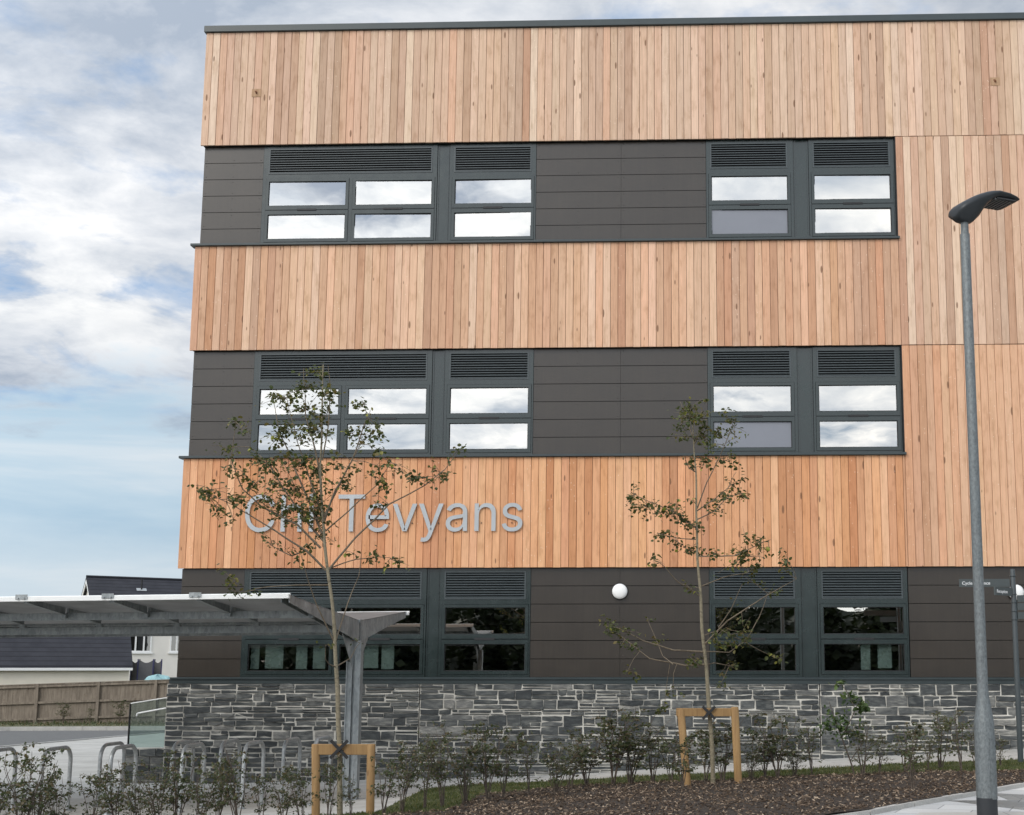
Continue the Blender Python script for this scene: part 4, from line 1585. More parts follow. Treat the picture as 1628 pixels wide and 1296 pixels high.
T1Y = -8.5
TR1 = [(541, 1310), (540, 1200), (536, 1100), (531, 1000), (526, 950), (521, 912), (516, 868), (511, 810), (510, 732), (512, 674), (513, 620), (514, 580)]
BR1 = [(-.5, Z3((640, 1050), (560, 970), (480, 920), (400, 870), (330, 820), (250, 780), (150, 735))),
       (.5, Z3((640, 940), (560, 850), (470, 720), (400, 600), (330, 545))),
       (.45, Z3((652, 1050), (760, 920), (900, 780), (1050, 700), (1130, 640), (1185, 565))),
       (-.4, Z3((640, 890), (740, 800), (850, 700), (910, 610))),
       (.3, Z3((632, 830), (700, 700), (780, 540), (865, 450))),
       (-.35, Z3((634, 850), (680, 720), (750, 600), (810, 420), (795, 365))),
       (.3, Z3((625, 900), (560, 740), (500, 600), (450, 480), (420, 330))),
       (-.3, Z3((620, 800), (560, 640), (520, 520), (480, 340))),
       (.2, Z3((622, 700), (600, 560), (560, 420), (550, 220))),
       (-.2, Z3((626, 600), (650, 450), (660, 320), (650, 210))),
       (-.45, Z3((620, 960), (520, 860), (380, 790), (300, 720), (250, 600), (270, 440))),
       (.3, Z3((560, 970), (500, 990), (420, 950), (400, 930))),
       (-.5, [(531, 1020), (505, 965), (488, 919), (478, 880)]), (.4, [(534, 1019), (552, 960), (570, 915), (575, 880)]),
       (-.35, [(533, 1060), (524, 1056), (516, 1046)]), (.3, [(534, 1060), (548, 1052), (558, 1046)]),
       (-.5, [(523, 930), (470, 930), (410, 935), (375, 945)]), (.4, [(520, 905), (565, 890), (600, 885), (622, 888)])]
CL1 = [(600, 240, 60, 40, 22), (540, 310, 90, 40, 45), (470, 345, 55, 40, 40), (640, 330, 50, 60, 35), (560, 390, 70, 40, 35), (470, 480, 70, 40, 45), (590, 470, 90, 50, 60), (540, 520, 90, 35, 40), (645, 420, 40, 50, 20), (430, 500, 30, 30, 12),
       (795, 370, 40, 20, 14), (820, 410, 20, 15, 4), (750, 490, 40, 30, 18), (800, 510, 50, 35, 22), (860, 490, 35, 30, 14), (830, 455, 30, 15, 6), (860, 555, 30, 15, 8),
       (270, 440, 35, 20, 14), (310, 490, 30, 25, 12), (240, 550, 40, 30, 16), (350, 570, 40, 25, 12), (400, 610, 60, 40, 30), (255, 630, 30, 40, 18), (320, 670, 60, 40, 30), (470, 590, 60, 40, 25), (540, 610, 70, 50, 40), (600, 640, 60, 50, 40),
       (170, 720, 55, 35, 34), (190, 790, 40, 25, 20), (270, 760, 50, 40, 28), (380, 760, 60, 40, 30), (440, 700, 60, 50, 35), (520, 720, 70, 60, 50), (590, 740, 60, 60, 50), (440, 780, 80, 40, 30), (540, 800, 80, 60, 60), (480, 850, 50, 30, 18), (600, 840, 60, 40, 35), (620, 780, 40, 60, 25),
       (700, 690, 40, 30, 16), (740, 640, 40, 30, 16), (690, 610, 40, 20, 10), (900, 605, 50, 25, 14), (850, 620, 30, 20, 8), (885, 690, 40, 35, 22), (820, 660, 30, 20, 6), (1000, 680, 60, 30, 28), (1110, 650, 50, 35, 22), (1080, 690, 30, 20, 8), (1180, 565, 30, 15, 9), (1145, 600, 20, 15, 4), (950, 650, 15, 10, 2), (850, 780, 20, 40, 12),
       (260, 840, 30, 30, 10), (420, 930, 40, 40, 12), (480, 970, 40, 20, 7), (525, 1015, 15, 15, 4), (560, 940, 40, 30, 10), (620, 910, 50, 25, 14), (760, 985, 35, 30, 10), (845, 990, 30, 25, 10), (905, 1005, 50, 25, 14), (250, 1080, 30, 40, 14), (270, 1140, 50, 25, 12), (340, 1150, 30, 20, 5), (640, 1360, 25, 15, 3), (780, 1350, 25, 25, 3)]
sapling('taller leafier sapling in front of the lettering, tied to the near stakes', T1Y, TR1, BR1, [(*Z3((x, y))[0], rx * .95 / 2.584, ry * .95 / 2.584, n) for x, y, rx, ry, n in CL1], .047, 1, .006, .028, 12.5 / FPX)

T2Y = onground(1133, 1252).y
TR2 = [(1135, 1252), (1133, 1200), (1129, 1140), (1123.5, 1070), (1116.6, 1000), (1113, 936), (1108, 880), (1106.6, 813), (1107, 750), (1103.5, 701), (1099, 656)]
BR2 = [(.4, Z4((463, 700), (530, 655), (575, 615), (605, 560))), (-.3, Z4((466, 690), (500, 600), (545, 510), (590, 400), (600, 385))),
       (-.4, Z4((462, 760), (380, 700), (300, 670), (235, 635))), (.3, Z4((460, 800), (400, 795), (330, 780))),
       (.45, Z4((472, 970), (560, 935), (640, 918), (685, 893), (690, 820))), (-.3, Z4((470, 860), (600, 858), (680, 820), (730, 800))),
       (-.45, Z4((474, 1000), (400, 950), (340, 890), (305, 865))), (.35, Z4((464, 730), (530, 700), (570, 650), (625, 635))),
       (.4, Z7((778, 540), (900, 545), (980, 490), (1040, 380), (1075, 270), (1000, 205))), (-.4, Z7((782, 542), (640, 535), (500, 490), (380, 430), (320, 420))),
       (.35, Z7((786, 600), (690, 605), (530, 570), (420, 490), (350, 420))), (-.4, Z7((784, 510), (890, 400), (1060, 290), (1210, 205))),
       (.3, Z7((788, 600), (830, 595), (900, 608), (940, 625))), (-.3, Z7((850, 430), (905, 350), (960, 230))),
       (.3, Z7((772, 470), (860, 440), (980, 500), (1110, 570))), (.2, Z4((455, 450), (430, 380), (405, 310))), (-.2, Z4((456, 460), (490, 400), (480, 330))),
       (-.25, Z4((460, 560), (435, 545), (420, 500))), (.3, Z7((640, 600), (590, 560), (520, 390)))]
CL2a = [(440, 330, 50, 40, 34), (470, 370, 60, 50, 52), (410, 390, 30, 60, 22), (500, 400, 40, 50, 30), (560, 350, 25, 20, 8), (590, 400, 30, 35, 22), (540, 430, 40, 30, 18), (600, 440, 25, 40, 10), (455, 440, 60, 30, 26), (520, 460, 40, 20, 13), (490, 515, 60, 20, 28), (570, 520, 40, 25, 22), (455, 545, 25, 20, 10), (600, 600, 20, 30, 16), (570, 640, 40, 25, 24), (620, 640, 20, 15, 10), (540, 670, 40, 25, 22), (510, 700, 30, 15, 10),
        (240, 645, 25, 25, 18), (290, 680, 45, 30, 38), (325, 710, 25, 15, 12), (385, 700, 40, 40, 46), (430, 740, 40, 25, 26), (480, 760, 20, 15, 8), (345, 780, 35, 20, 24), (400, 810, 40, 20, 22), (440, 840, 30, 20, 18), (470, 830, 20, 20, 8), (530, 850, 30, 15, 10), (640, 860, 55, 40, 70), (690, 810, 45, 30, 32), (720, 840, 20, 20, 10), (670, 890, 40, 20, 16), (790, 880, 20, 30, 16), (775, 905, 15, 10, 5), (320, 880, 25, 20, 12), (440, 975, 30, 15, 6)]
CL2b = [(350, 430, 60, 40, 36), (430, 450, 40, 30, 12), (440, 520, 50, 40, 14), (560, 500, 40, 30, 7), (430, 630, 30, 30, 7), (720, 250, 40, 20, 5), (735, 580, 60, 25, 20), (840, 470, 40, 40, 22), (960, 450, 50, 40, 28), (900, 500, 60, 30, 16), (980, 490, 40, 25, 12), (950, 350, 40, 60, 7), (1080, 250, 50, 30, 12), (1000, 220, 40, 30, 8), (900, 600, 50, 20, 6), (860, 690, 30, 15, 7), (1110, 570, 40, 40, 13), (640, 710, 25, 40, 9), (600, 790, 30, 25, 11), (860, 640, 30, 20, 5), (510, 390, 20, 20, 3)]
d2 = (T2Y + 21) / FPX
sapling('thinner sapling with sparse side branches, right of the round wall light', T2Y, TR2, BR2,
        [(*Z4((x, y))[0], rx * .95 / 2.236, ry * .95 / 2.236, n) for x, y, rx, ry, n in CL2a] + [(*Z7((x, y))[0], rx * .95 / 2.907, ry * .95 / 2.907, n) for x, y, rx, ry, n in CL2b], .048, 2, .006, .030, d2)


def stakes(label, Y, pa, pb_, bar, dia, tie, tie_size, bar_over):
    """two round-edged posts, a crossbar and a rubber tie"""
    at_ = lambda q: at(q[0], q[1], Y)
    a0, a1, b0, b1 = at_(pa[0]), at_(pa[1]), at_(pb_[0]), at_(pb_[1])
    e = empty('tree_stake', (a0.lerp(b0, .5).x, Y, g(a0.x, Y)), label, 'tree stake', 'timber stakes round the saplings')
    for t_, b_ in ((a1, a0), (b1, b0)):
        m_ = MB()
        d = (t_ - b_).normalized()
        gz = g(b_.x, Y)
        bb = b_ - d * max(0, (b_.z - gz) + .15)
        m_.tube([bb, t_ - d * .012, t_], [dia / 2, dia / 2, dia / 2 - .01], 14)
        m_.build('post', 'stake_pine', e)
    c0, c1 = at(bar[0], (bar[2] + bar[3]) / 2, Y), at(bar[1], (bar[2] + bar[3]) / 2, Y)
    hh = abs(at(bar[0], bar[2], Y).z - at(bar[0], bar[3], Y).z)
    m_ = MB()
    yo = -.0 if not bar_over else -dia / 2 - .02
    m_.box(c0.x, c1.x, Y + yo - .022, Y + yo + .022, c0.z - hh / 2, c0.z + hh / 2, bev=.004)
    m_.build('crossbar', 'stake_pine', e)
    tc_ = at(tie[0], tie[1], Y)
    m_ = MB()
    s = tie_size
    y0 = Y + yo - .026
    for sg in (1, -1):
        m_.bar((tc_.x - s, y0 - .016 - .004 * sg, tc_.z - sg * s), (tc_.x + s, y0 - .016 - .004 * sg, tc_.z + sg * s), .030, .007, up=(0, -1, 0))
    m_.tube([(tc_.x + s * math.cos(a), Y + yo + .05 + .07 * math.sin(a), tc_.z + s * .2 * math.cos(2 * a)) for a in [2 * math.pi * i / 16 for i in range(17)]], .011, 6)
    m_.build('rubber_tie', 'dark_rubber', e)


stakes('larger stake frame with a black rubber cross, round the near sapling', T1Y - .10, ((502, 1330), (502, 1183)), ((588, 1330), (590, 1183)), (496, 596, 1183, 1200), .080, (541, 1191), .085, False)
stakes('smaller stake frame with leaning posts, round the sapling by the footway', T2Y - .10, ((1093, 1252), (1082, 1128)), ((1174, 1250), (1168, 1124)), (1075, 1163, 1126, 1139), .088, (1127, 1133), .07, False)


def shrub_meshes(seed, h=1.0, spread=.42, nstem=5, nleaf=520, lsize=.034, brown=.0):
    rng = random.Random(seed)
    st_, lf = MB(), MB()
    for k in range(nstem + 1):
        a = rng.uniform(0, 6.283)
        ln = h * rng.uniform(.8, 1.04)
        out = spread * rng.uniform(.15, 1) * .8
        b0 = Vector((rng.uniform(-.04, .04), rng.uniform(-.04, .04), -.05))
        tip = Vector((math.cos(a) * out, math.sin(a) * out, ln))
        pts = []
        for i in range(8):
            t = i / 7
            p = b0.lerp(tip, t)
            p.x *= .5 + .5 * t
            p.y *= .5 + .5 * t
            pts.append(p + Vector((noise.noise(p * 3 + Vector((seed, k, 0))), noise.noise(p * 3 + Vector((k, seed, 4))), 0)) * .09 * t)
        st_.tube(pts, [.008 - .0058 * i / 7 for i in range(8)], 5, caps=False)
        for j in range(rng.randint(6, 9)):
            t = rng.uniform(.32, .98)
            i = min(6, int(t * 7))
            p = pts[i].lerp(pts[i + 1], t * 7 - i)
            a2 = rng.uniform(0, 6.283)
            l2 = h * rng.uniform(.10, .28) * (1.2 - .6 * t)
            q = p + Vector((math.cos(a2) * l2, math.sin(a2) * l2, l2 * rng.uniform(-.1, .9)))
            md = p.lerp(q, .5) + Vector((0, 0, rng.uniform(-.02, .03)))
            st_.tube([p, md, q], [.0032, .0024, .0014], 4, caps=False)
            for z in range(int(1.12 * nleaf / nstem / 8)):
                tt = rng.uniform(.25, 1.08)
                o = (p.lerp(md, tt * 2) if tt < .5 else md.lerp(q, tt * 2 - 1)) + Vector((rng.gauss(0, .016), rng.gauss(0, .016), rng.gauss(0, .014)))
                leaf(lf, o, 1.05 * lsize * rng.uniform(.55, 1.3), rng, .6, min(1, rng.random() * (1 - brown) + brown * rng.uniform(.6, 1)))
    return st_, lf


VAR = []
for i, (sp, ns, nl, ls, br) in enumerate([(.40, 6, 620, .034, .0), (.50, 6, 560, .032, .12), (.30, 4, 420, .034, .0), (.45, 7, 700, .030, .05), (.28, 4, 300, .032, .45), (.36, 5, 480, .036, .2), (.22, 3, 200, .034, .3), (.34, 5, 520, .03, .55)]):
    VAR.append(shrub_meshes(20 + i, 1.0, sp, ns, nl, ls, br))
STK = {}


def shrub(px, top_py, base, variant, label, rot, wide=1.0, grp='shrubs planted along the bed'):
    if isinstance(base, tuple):
        b = onground(*base)
    else:
        b = at(px, 1200, base)
        b.z = g(b.x, b.y)
    b = Vector((b.x, b.y, g(b.x, b.y) + .03))
    h = at(px, top_py, b.y).z - b.z
    e = empty('shrub', b, label, 'shrub', grp)
    e.scale = (h * wide, h * wide, h)
    e.rotation_euler = (0, 0, rot)
    key = variant
    if key not in STK:
        st_, lf = VAR[variant]
        s_ = st_.build('stems', 'shrub_bark')
        l_ = lf.build('foliage', 'shrub_leaf')
        STK[key] = (s_, l_)
    else:
        s_, l_ = (o.copy() for o in STK[key])
        COL.objects.link(s_)
        COL.objects.link(l_)
    s_.parent = e
    l_.parent = e
    return e


rr = random.Random(4)
LEFTS = [(-8, 1192, -9.9, 3, 'dense shrub cut by the left edge of the photo'),
         (38, 1190, -10.3, 0, 'bushy shrub second from the left edge, below the first cycle hoop'),
         (66, 1208, -9.6, 3, 'low dense shrub right behind the bushy one near the left edge'),
         (100, 1230, -10.0, 5, 'low shrub under the arch of the lone left cycle hoop'),
         (152, 1222, -9.6, 2, 'slim shrub between the lone hoop and the close pair of hoops'),
         (192, 1208, -10.1, 1, 'spreading shrub in front of the close pair of hoops'),
         (222, 1226, -9.5, 3, 'short shrub just right of the close pair of hoops'),
         (256, 1214, -10.1, 3, 'round shrub below the foot of the glass balustrade'),
         (290, 1178, -9.7, 0, 'tall shrub whose tip reaches the corner of the slate wall'),
         (322, 1204, -10.3, 3, 'dense dark shrub in front of the first hoops at the slate wall'),
         (352, 1192, -9.8, 5, 'shrub with upright tips between the middle cycle hoops'),
         (384, 1176, -10.2, 1, 'tall open shrub before the middle cycle hoops'),
         (420, 1212, -9.7, 2, 'thin shrub left of the last clear cycle hoop'),
         (452, 1208, -10.1, 0, 'bushy shrub under the last clear cycle hoop'),
         (482, 1200, -9.7, 5, 'shrub touching the left post of the near stakes'),
         (524, 1204, -9.5, 2, 'thin shrub inside the near stakes, left of the trunk'),
         (561, 1222, -9.3, 6, 'wispy shrub inside the near stakes, right of the trunk'),
         (613, 1196, -9.0, 5, 'shrub just right of the near stakes'),
         (640, 1176, -8.6, 1, 'wide shrub between the near stakes and the wall joint'),
         (676, 1166, -8.2, 4, 'thin browning shrub in front of the dark wall joint'),
         (706, 1160, -7.9, 1, 'wide shrub just right of the dark wall joint'),
         (740, 1154, -7.6, 3, 'dense shrub with stems rising from the turf slope'),
         (778, 1148, -7.4, 0, 'tall dense shrub above the turf, left of the gap in the row'),
         (802, 1160, -7.1, 5, 'shrub at the right end of the near group, before the gap'),
         (842, 1166, -6.9, 4, 'thin browning shrub in the gap of the row')]
for px, ty, Y, v, lab in LEFTS:
    if 270 < px < 500:
        ty += 14
    shrub(px, ty, Y, v, lab, rr.uniform(0, 6.28), 1.05)
RIGHTS = [(884, 1176, (884, 1270), 3, 'broad dense shrub at the left end of the far group, touching the turf'),
          (912, 1180, (906, 1260), 5, 'shrub leaning against the broad one of the far group'),
          (938, 1158, (935, 1256), 0, 'tall shrub third in the far group, below the round wall light'),
          (968, 1124, (975, 1254), 1, 'tallest twiggy shrub below the round wall light'),
          (1000, 1134, (1003, 1252), 3, 'dense tall shrub right of the tallest twiggy one'),
          (1034, 1158, (1037, 1250), 7, 'browner shrub left of the smaller stakes'),
          (1064, 1168, (1066, 1248), 2, 'slim shrub just left of the leaning left post'),
          (1084, 1164, (1086, 1262), 5, 'green shrub in front of the leaning left post'),
          (1118, 1152, (1120, 1249), 2, 'slim shrub inside the smaller stakes, left of the trunk'),
          (1146, 1144, (1148, 1248), 5, 'shrub inside the smaller stakes, right of the trunk'),
          (1192, 1178, (1194, 1247), 3, 'low shrub just right of the smaller stakes'),
          (1216, 1158, (1216, 1244), 1, 'open shrub second right of the smaller stakes'),
          (1244, 1134, (1240, 1243), 0, 'upright shrub with a tall tip left of the second wall joint'),
          (1262, 1176, (1264, 1240), 3, 'low bush right below the second wall joint'),
          (1290, 1150, (1291, 1236), 4, 'browning shrub in front of the second wall joint'),
          (1384, 1150, (1372, 1238), 7, 'brown-leaved shrub right of the tall glossy one'),
          (1404, 1164, (1399, 1235), 4, 'thin browning shrub second right of the tall glossy one'),
          (1430, 1144, (1441, 1234), 5, 'shrub with a dark low clump, midway to the street lamp'),
          (1462, 1152, (1452, 1262), 6, 'wispy shrub rooted forward in the mulch'),
          (1478, 1168, (1475, 1227), 4, 'small spreading shrub midway to the street lamp'),
          (1496, 1130, (1494, 1225), 7, 'brown shrub with a pointed tip left of the street lamp'),
          (1530, 1132, (1529, 1231), 4, 'single-stemmed brown shrub just left of the street lamp'),
          (1548, 1150, (1552, 1224), 7, 'reddish shrub half hidden by the street lamp'),
          (1592, 1170, (1590, 1224), 4, 'thin shrub between the street lamp and the finger post')]
for px, ty, bs, v, lab in RIGHTS:
    shrub(px, ty, bs, v, lab, rr.uniform(0, 6.28), 1.45)
# a tall laurel-like plant with larger glossy leaves
b = onground(1362, 1237)
b.z = g(b.x, b.y)
e = empty('shrub', b, 'tall shrub with large glossy green leaves at its tip, by the second wall joint', 'shrub', 'shrubs planted along the bed')
rg = random.Random(9)
st_, lf = MB(), MB()
stem = [b + Vector((0, 0, -.05))] + [at(px, py, b.y + dy) for px, py, dy in ((1352, 1210, 0), (1338, 1172, .02), (1326, 1140, .05), (1318, 1115, .06))]
st_.tube(stem, [.011, .010, .008, .006, .003], 6)
stem2 = [stem[2]] + [at(px, py, b.y - .05) for px, py in ((1350, 1150), (1360, 1128), (1348, 1102), (1336, 1086))]
st_.tube(stem2, [.007, .006, .005, .004, .003], 6)
stem3 = [stem[1]] + [at(px, py, b.y + .1) for px, py in ((1372, 1180), (1378, 1150))]
st_.tube(stem3, [.006, .005, .003], 6)
for (px, py, rx, ry, n, ls, mt) in ((1330, 1148, 22, 18, 170, .045, 0), (1350, 1160, 18, 14, 90, .045, 0), (1312, 1152, 10, 12, 40, .04, 0), (1372, 1122, 9, 9, 46, .075, 1), (1350, 1104, 9, 9, 22, .07, 1), (1334, 1086, 9, 4, 14, .08, 1), (1362, 1112, 8, 6, 14, .07, 1)):
    for k in range(n):
        o = at(px + rg.gauss(0, rx * .6), py + rg.gauss(0, ry * .6), b.y + rg.gauss(0, .08))
        leaf(lf, o, ls * rg.uniform(.7, 1.2), rg, .6)
st_.build('stems', 'shrub_bark', e)
lf.build('foliage', 'laurel_leaf', e)

# ================================================================== background: fence, houses, trampoline
def at_plane(px, py, p0, nrm):
    d = ray(px, py)
    t = (Vector(p0) - EYE).dot(Vector(nrm)) / d.dot(Vector(nrm))
    return EYE + d * t


FYc = 38.0
fl = [at(px, 1100, FYc).x for px in (-140, -38, 60, 157, 248, 345, 440)]
e = empty('timber_fence', (at(120, 1150, FYc).x, FYc, g(-28, FYc)), 'weathered close boarded timber fence beyond the car park', 'fence')


def ftop(x):
    px0, px1 = at(0, 1090, FYc), at(265, 1081, FYc)
    return px0.z + (x - px0.x) / (px1.x - px0.x) * (px1.z - px0.z)


fr_ = random.Random(12)
for i, x in enumerate(fl):
    m_ = MB()
    m_.box(x - .07, x + .07, FYc - .10, FYc + .02, g(x, FYc) - .2, ftop(x) + .02, bev=.006)
    m_.build('fence_post', 'fence_timber', e)
for a, b_ in zip(fl[:-1], fl[1:]):
    m_ = MB()
    x = a
    while x < b_:
        wd = min(.125, b_ - x)
        m_.box(x + .002, x + wd - .002, FYc + .03 + fr_.uniform(0, .012), FYc + .05, g(x, FYc) - .0, ftop(x) - .02 + fr_.uniform(-.01, .01), (fr_.random(), 0, 0))
        x += wd
    m_.build('fence_boards', 'fence_timber', e)
    for rz in (-.10, -.86, -1.62):
        m_ = MB()
        m_.bar((a + .07, FYc - .02, ftop(a) + rz), (b_ - .07, FYc - .02, ftop(b_) + rz), .08, .10)
        m_.build('rail', 'fence_timber', e)
    m_ = MB()
    m_.bar((a, FYc + .03, ftop(a) - .0), (b_, FYc + .03, ftop(b_) - .0), .11, .05)
    m_.build('capping', 'fence_timber', e)
for px, hgt, v, lab in ((100, .9, 1, 'straggly brown shrub at the fence, left of its middle post'), (143, .7, 4, 'low dry shrub at the middle fence post'), (190, 1.0, 5, 'larger straggly shrub at the fence beside the glass balustrade')):
    b_ = at(px, 1150, 36.9)
    b_.z = g(b_.x, b_.y)
    e2 = empty('shrub', b_, lab, 'shrub', 'shrubs along the fence')
    e2.scale = (hgt * 1.5, hgt * 1.2, hgt * 1.15)
    s_, l_ = (o.copy() for o in STK[v])
    for o in (s_, l_):
        COL.objects.link(o)
        o.parent = e2
gv_ = MB()
for k in range(5000):
    x, y = fr_.uniform(-42, -10), fr_.uniform(33.5, 37.8)
    o = Vector((x, y, g(x, y)))
    hgt = fr_.uniform(.05, .28) * (y - 31) / 7
    a = fr_.uniform(0, 6.28)
    wv = Vector((math.cos(a), math.sin(a), 0)) * .03
    gv_.face([o - wv, o + wv, o + Vector((fr_.gauss(0, .08), fr_.gauss(0, .08), hgt))], (fr_.random(), 0, 0))
tag(gv_.build('weeds', 'shrub_leaf'), 'rough dark weeds along the foot of the fence', 'weeds', None, 'stuff')

# ---- garage
GD = 67.0
gc = at(211, 1063, 46.0)                                   # right front eaves corner
ga = Vector((-.87, -.50, 0)).normalized()                  # along the eaves, to the left and nearer
gn = Vector((-.50, .87, 0)).normalized()                   # back over the roof
GL, GW = 14.0, 5.5
gz0 = -1.4
e = empty('garage', (gc.x, gc.y, gz0), 'long low outbuilding with a dark tiled roof and cream walls behind the fence', 'garage')
m_ = MB()
o = gc + gn * .25 + ga * .15
m_.raw([Vector((p.x, p.y, z)) for z in (gz0, gc.z - .02) for p in (o, o + ga * GL, o + ga * GL + gn * GW, o + gn * GW)], [(0, 1, 5, 4), (1, 2, 6, 5), (2, 3, 7, 6), (3, 0, 4, 7)])
rz = gc.z + 2.6
m_.face([Vector((o.x, o.y, gc.z - .02)), Vector(((o + gn * GW).x, (o + gn * GW).y, gc.z - .02)), Vector(((o + gn * GW / 2).x, (o + gn * GW / 2).y, rz - .15))])
m_.build('wall', 'cream_render', e)
m_ = MB()
r0 = gc + gn * (GW / 2 + .25)
for sgn in (0, 1):
    base_ = gc if sgn == 0 else gc + gn * (GW + .5)
    A_, B_ = Vector((base_.x, base_.y, gc.z + .02)), Vector(((base_ + ga * (GL + .3)).x, (base_ + ga * (GL + .3)).y, gc.z + .02))
    C_, D_ = Vector(((r0 + ga * (GL + .3)).x, (r0 + ga * (GL + .3)).y, rz)), Vector((r0.x, r0.y, rz))
    up = Vector((0, 0, .1))
    m_.raw([A_, B_, C_, D_, A_ + up, B_ + up, C_ + up, D_ + up], [(0, 1, 2, 3), (7, 6, 5, 4), (0, 4, 5, 1), (1, 5, 6, 2), (2, 6, 7, 3), (3, 7, 4, 0)])
m_.build('roof', 'roof_tiles', e)
m_ = MB()
m_.obox(gc - gn * .03 + Vector((0, 0, -.10)), ga * (GL + .3), gn * .03, (0, 0, .14))
m_.build('fascia', 'pvc_white', e)

# ---- house
hax = Vector((.82, .57, 0)).normalized()
hgn = Vector((-.57, .82, 0)).normalized()
HR = at(137, 917, 62.0)
HLEN, HWID = 14.0, 7.0
ez = HR.z - HWID / 2 * math.tan(R(38))
hz0 = -1.6
e = empty('house', (HR.x, HR.y, hz0), 'white rendered house with a dark tiled pitched roof behind the garage', 'house')
o = HR - hgn * (HWID / 2 - .2) + hax * .25
m_ = MB()
cor = [o, o + hax * HLEN, o + hax * HLEN + hgn * (HWID - .4), o + hgn * (HWID - .4)]
m_.raw([Vector((p.x, p.y, z)) for z in (hz0, ez) for p in cor], [(0, 1, 5, 4), (1, 2, 6, 5), (2, 3, 7, 6), (3, 0, 4, 7)])
for q0, q1, pk in ((cor[0], cor[3], HR + hax * .25), (cor[1], cor[2], HR + hax * (HLEN + .25))):
    m_.face([Vector((q0.x, q0.y, ez)), Vector((q1.x, q1.y, ez)), Vector((pk.x, pk.y, HR.z - .18))])
m_.build('wall', 'white_render', e)
m_ = MB()
for sgn in (1, -1):
    ev = HR - hgn * (HWID / 2 + .15) * sgn
    A_ = Vector((ev.x, ev.y, ez - .12))
    B_ = A_ + hax * (HLEN + .5)
    D_ = Vector(HR)
    C_ = D_ + hax * (HLEN + .5)
    up = Vector((0, 0, -.13))
    m_.raw([A_, B_, C_, D_, A_ + up, B_ + up, C_ + up, D_ + up], [(0, 1, 2, 3), (7, 6, 5, 4), (0, 4, 5, 1), (1, 5, 6, 2), (2, 6, 7, 3), (3, 7, 4, 0)])
m_.tube([HR + Vector((0, 0, .02)), HR + hax * (HLEN + .5) + Vector((0, 0, .02))], .09, 8)
roof = m_.build('roof', 'roof_tiles', e)
m_ = MB()
for sgn in (1, -1):
    ev = HR - hgn * (HWID / 2 + .15) * sgn + Vector((0, 0, 0))
    A_ = Vector((ev.x, ev.y, ez - .26))
    m_.bar(A_ + hax * .03, HR + hax * .03 + Vector((0, 0, -.26)), .05, .20)
m_.bar(o - hgn * .25 + Vector((0, 0, ez - o.z - .2)), o - hgn * .25 + hax * HLEN + Vector((0, 0, ez - o.z - .2)), .1, .12)
m_.build('bargeboard', 'pvc_white', e)
rn = Vector((-hgn.x * math.sin(R(38)), -hgn.y * math.sin(R(38)), math.cos(R(38))))
vp = at_plane(225, 938, HR, rn)
m_ = MB()
m_.tube([vp - Vector((0, 0, .1)), vp + Vector((0, 0, .75))], .055, 8)
m_.build('vent_pipe', 'dark_rubber', roof)
m_ = MB()
sl_d = (hax.cross(rn)).normalized()
m_.obox(vp - hax * .32 - sl_d * .15 + rn * .01, hax * .64, sl_d * .3, rn * .03)
m_.build('vent_flashing', 'letter_metal', roof)
wn = -hgn
for (xa, xb, ya, yb, curt) in ((203, 242, 1008, 1037, 1), (269, 305, 1008, 1037, 0)):
    p0_, p1_ = at_plane(xa, yb, o, wn), at_plane(xb, ya, o, wn)
    ww, hh = (p1_ - p0_).dot(hax), p1_.z - p0_.z
    P = lambda u, v, dp: p0_ + hax * u + Vector((0, 0, v)) + wn * dp
    m_ = MB()
    t_ = .10

    def fbar(u0, u1, v0, v1, d0=.0, d1=.05):
        m_.obox(P(u0, v0, d0), hax * (u1 - u0), wn * (d1 - d0), (0, 0, v1 - v0))
    fbar(0, ww, 0, t_)
    fbar(0, ww, hh - t_, hh)
    for u in ((0, t_), (ww * .31 - .05, ww * .31 + .05), (ww * .66 - .05, ww * .66 + .05), (ww - t_, ww)):
        fbar(u[0], u[1], t_, hh - t_)
    fbar(-.08, ww + .08, -.10, 0, 0, .10)
    wf = m_.build('window', 'pvc_white', e)
    m_ = MB()
    m_.face([P(t_, t_, .03), P(ww - t_, t_, .03), P(ww - t_, hh - t_, .03), P(t_, hh - t_, .03)])
    m_.build('pane', 'far_glass', wf)
    m_ = MB()
    m_.face([P(.02, .02, .004), P(ww - .02, .02, .004), P(ww - .02, hh - .02, .004), P(.02, hh - .02, .004)])
    m_.build('window_recess', 'void_black', wf)
    if curt:
        m_ = MB()
        for u0, u1 in ((.40, .64), (.70, .94)):
            k = 10
            for i in range(k):
                ua, ub = ww * (u0 + (u1 - u0) * i / k), ww * (u0 + (u1 - u0) * (i + 1) / k)
                m_.face([P(ua, t_, .010 + .006 * (i % 2)), P(ub, t_, .010 + .006 * ((i + 1) % 2)), P(ub, hh - t_, .010 + .006 * ((i + 1) % 2)), P(ua, hh - t_, .010 + .006 * (i % 2))])
        m_.build('curtain', 'curtain_cloth', wf)

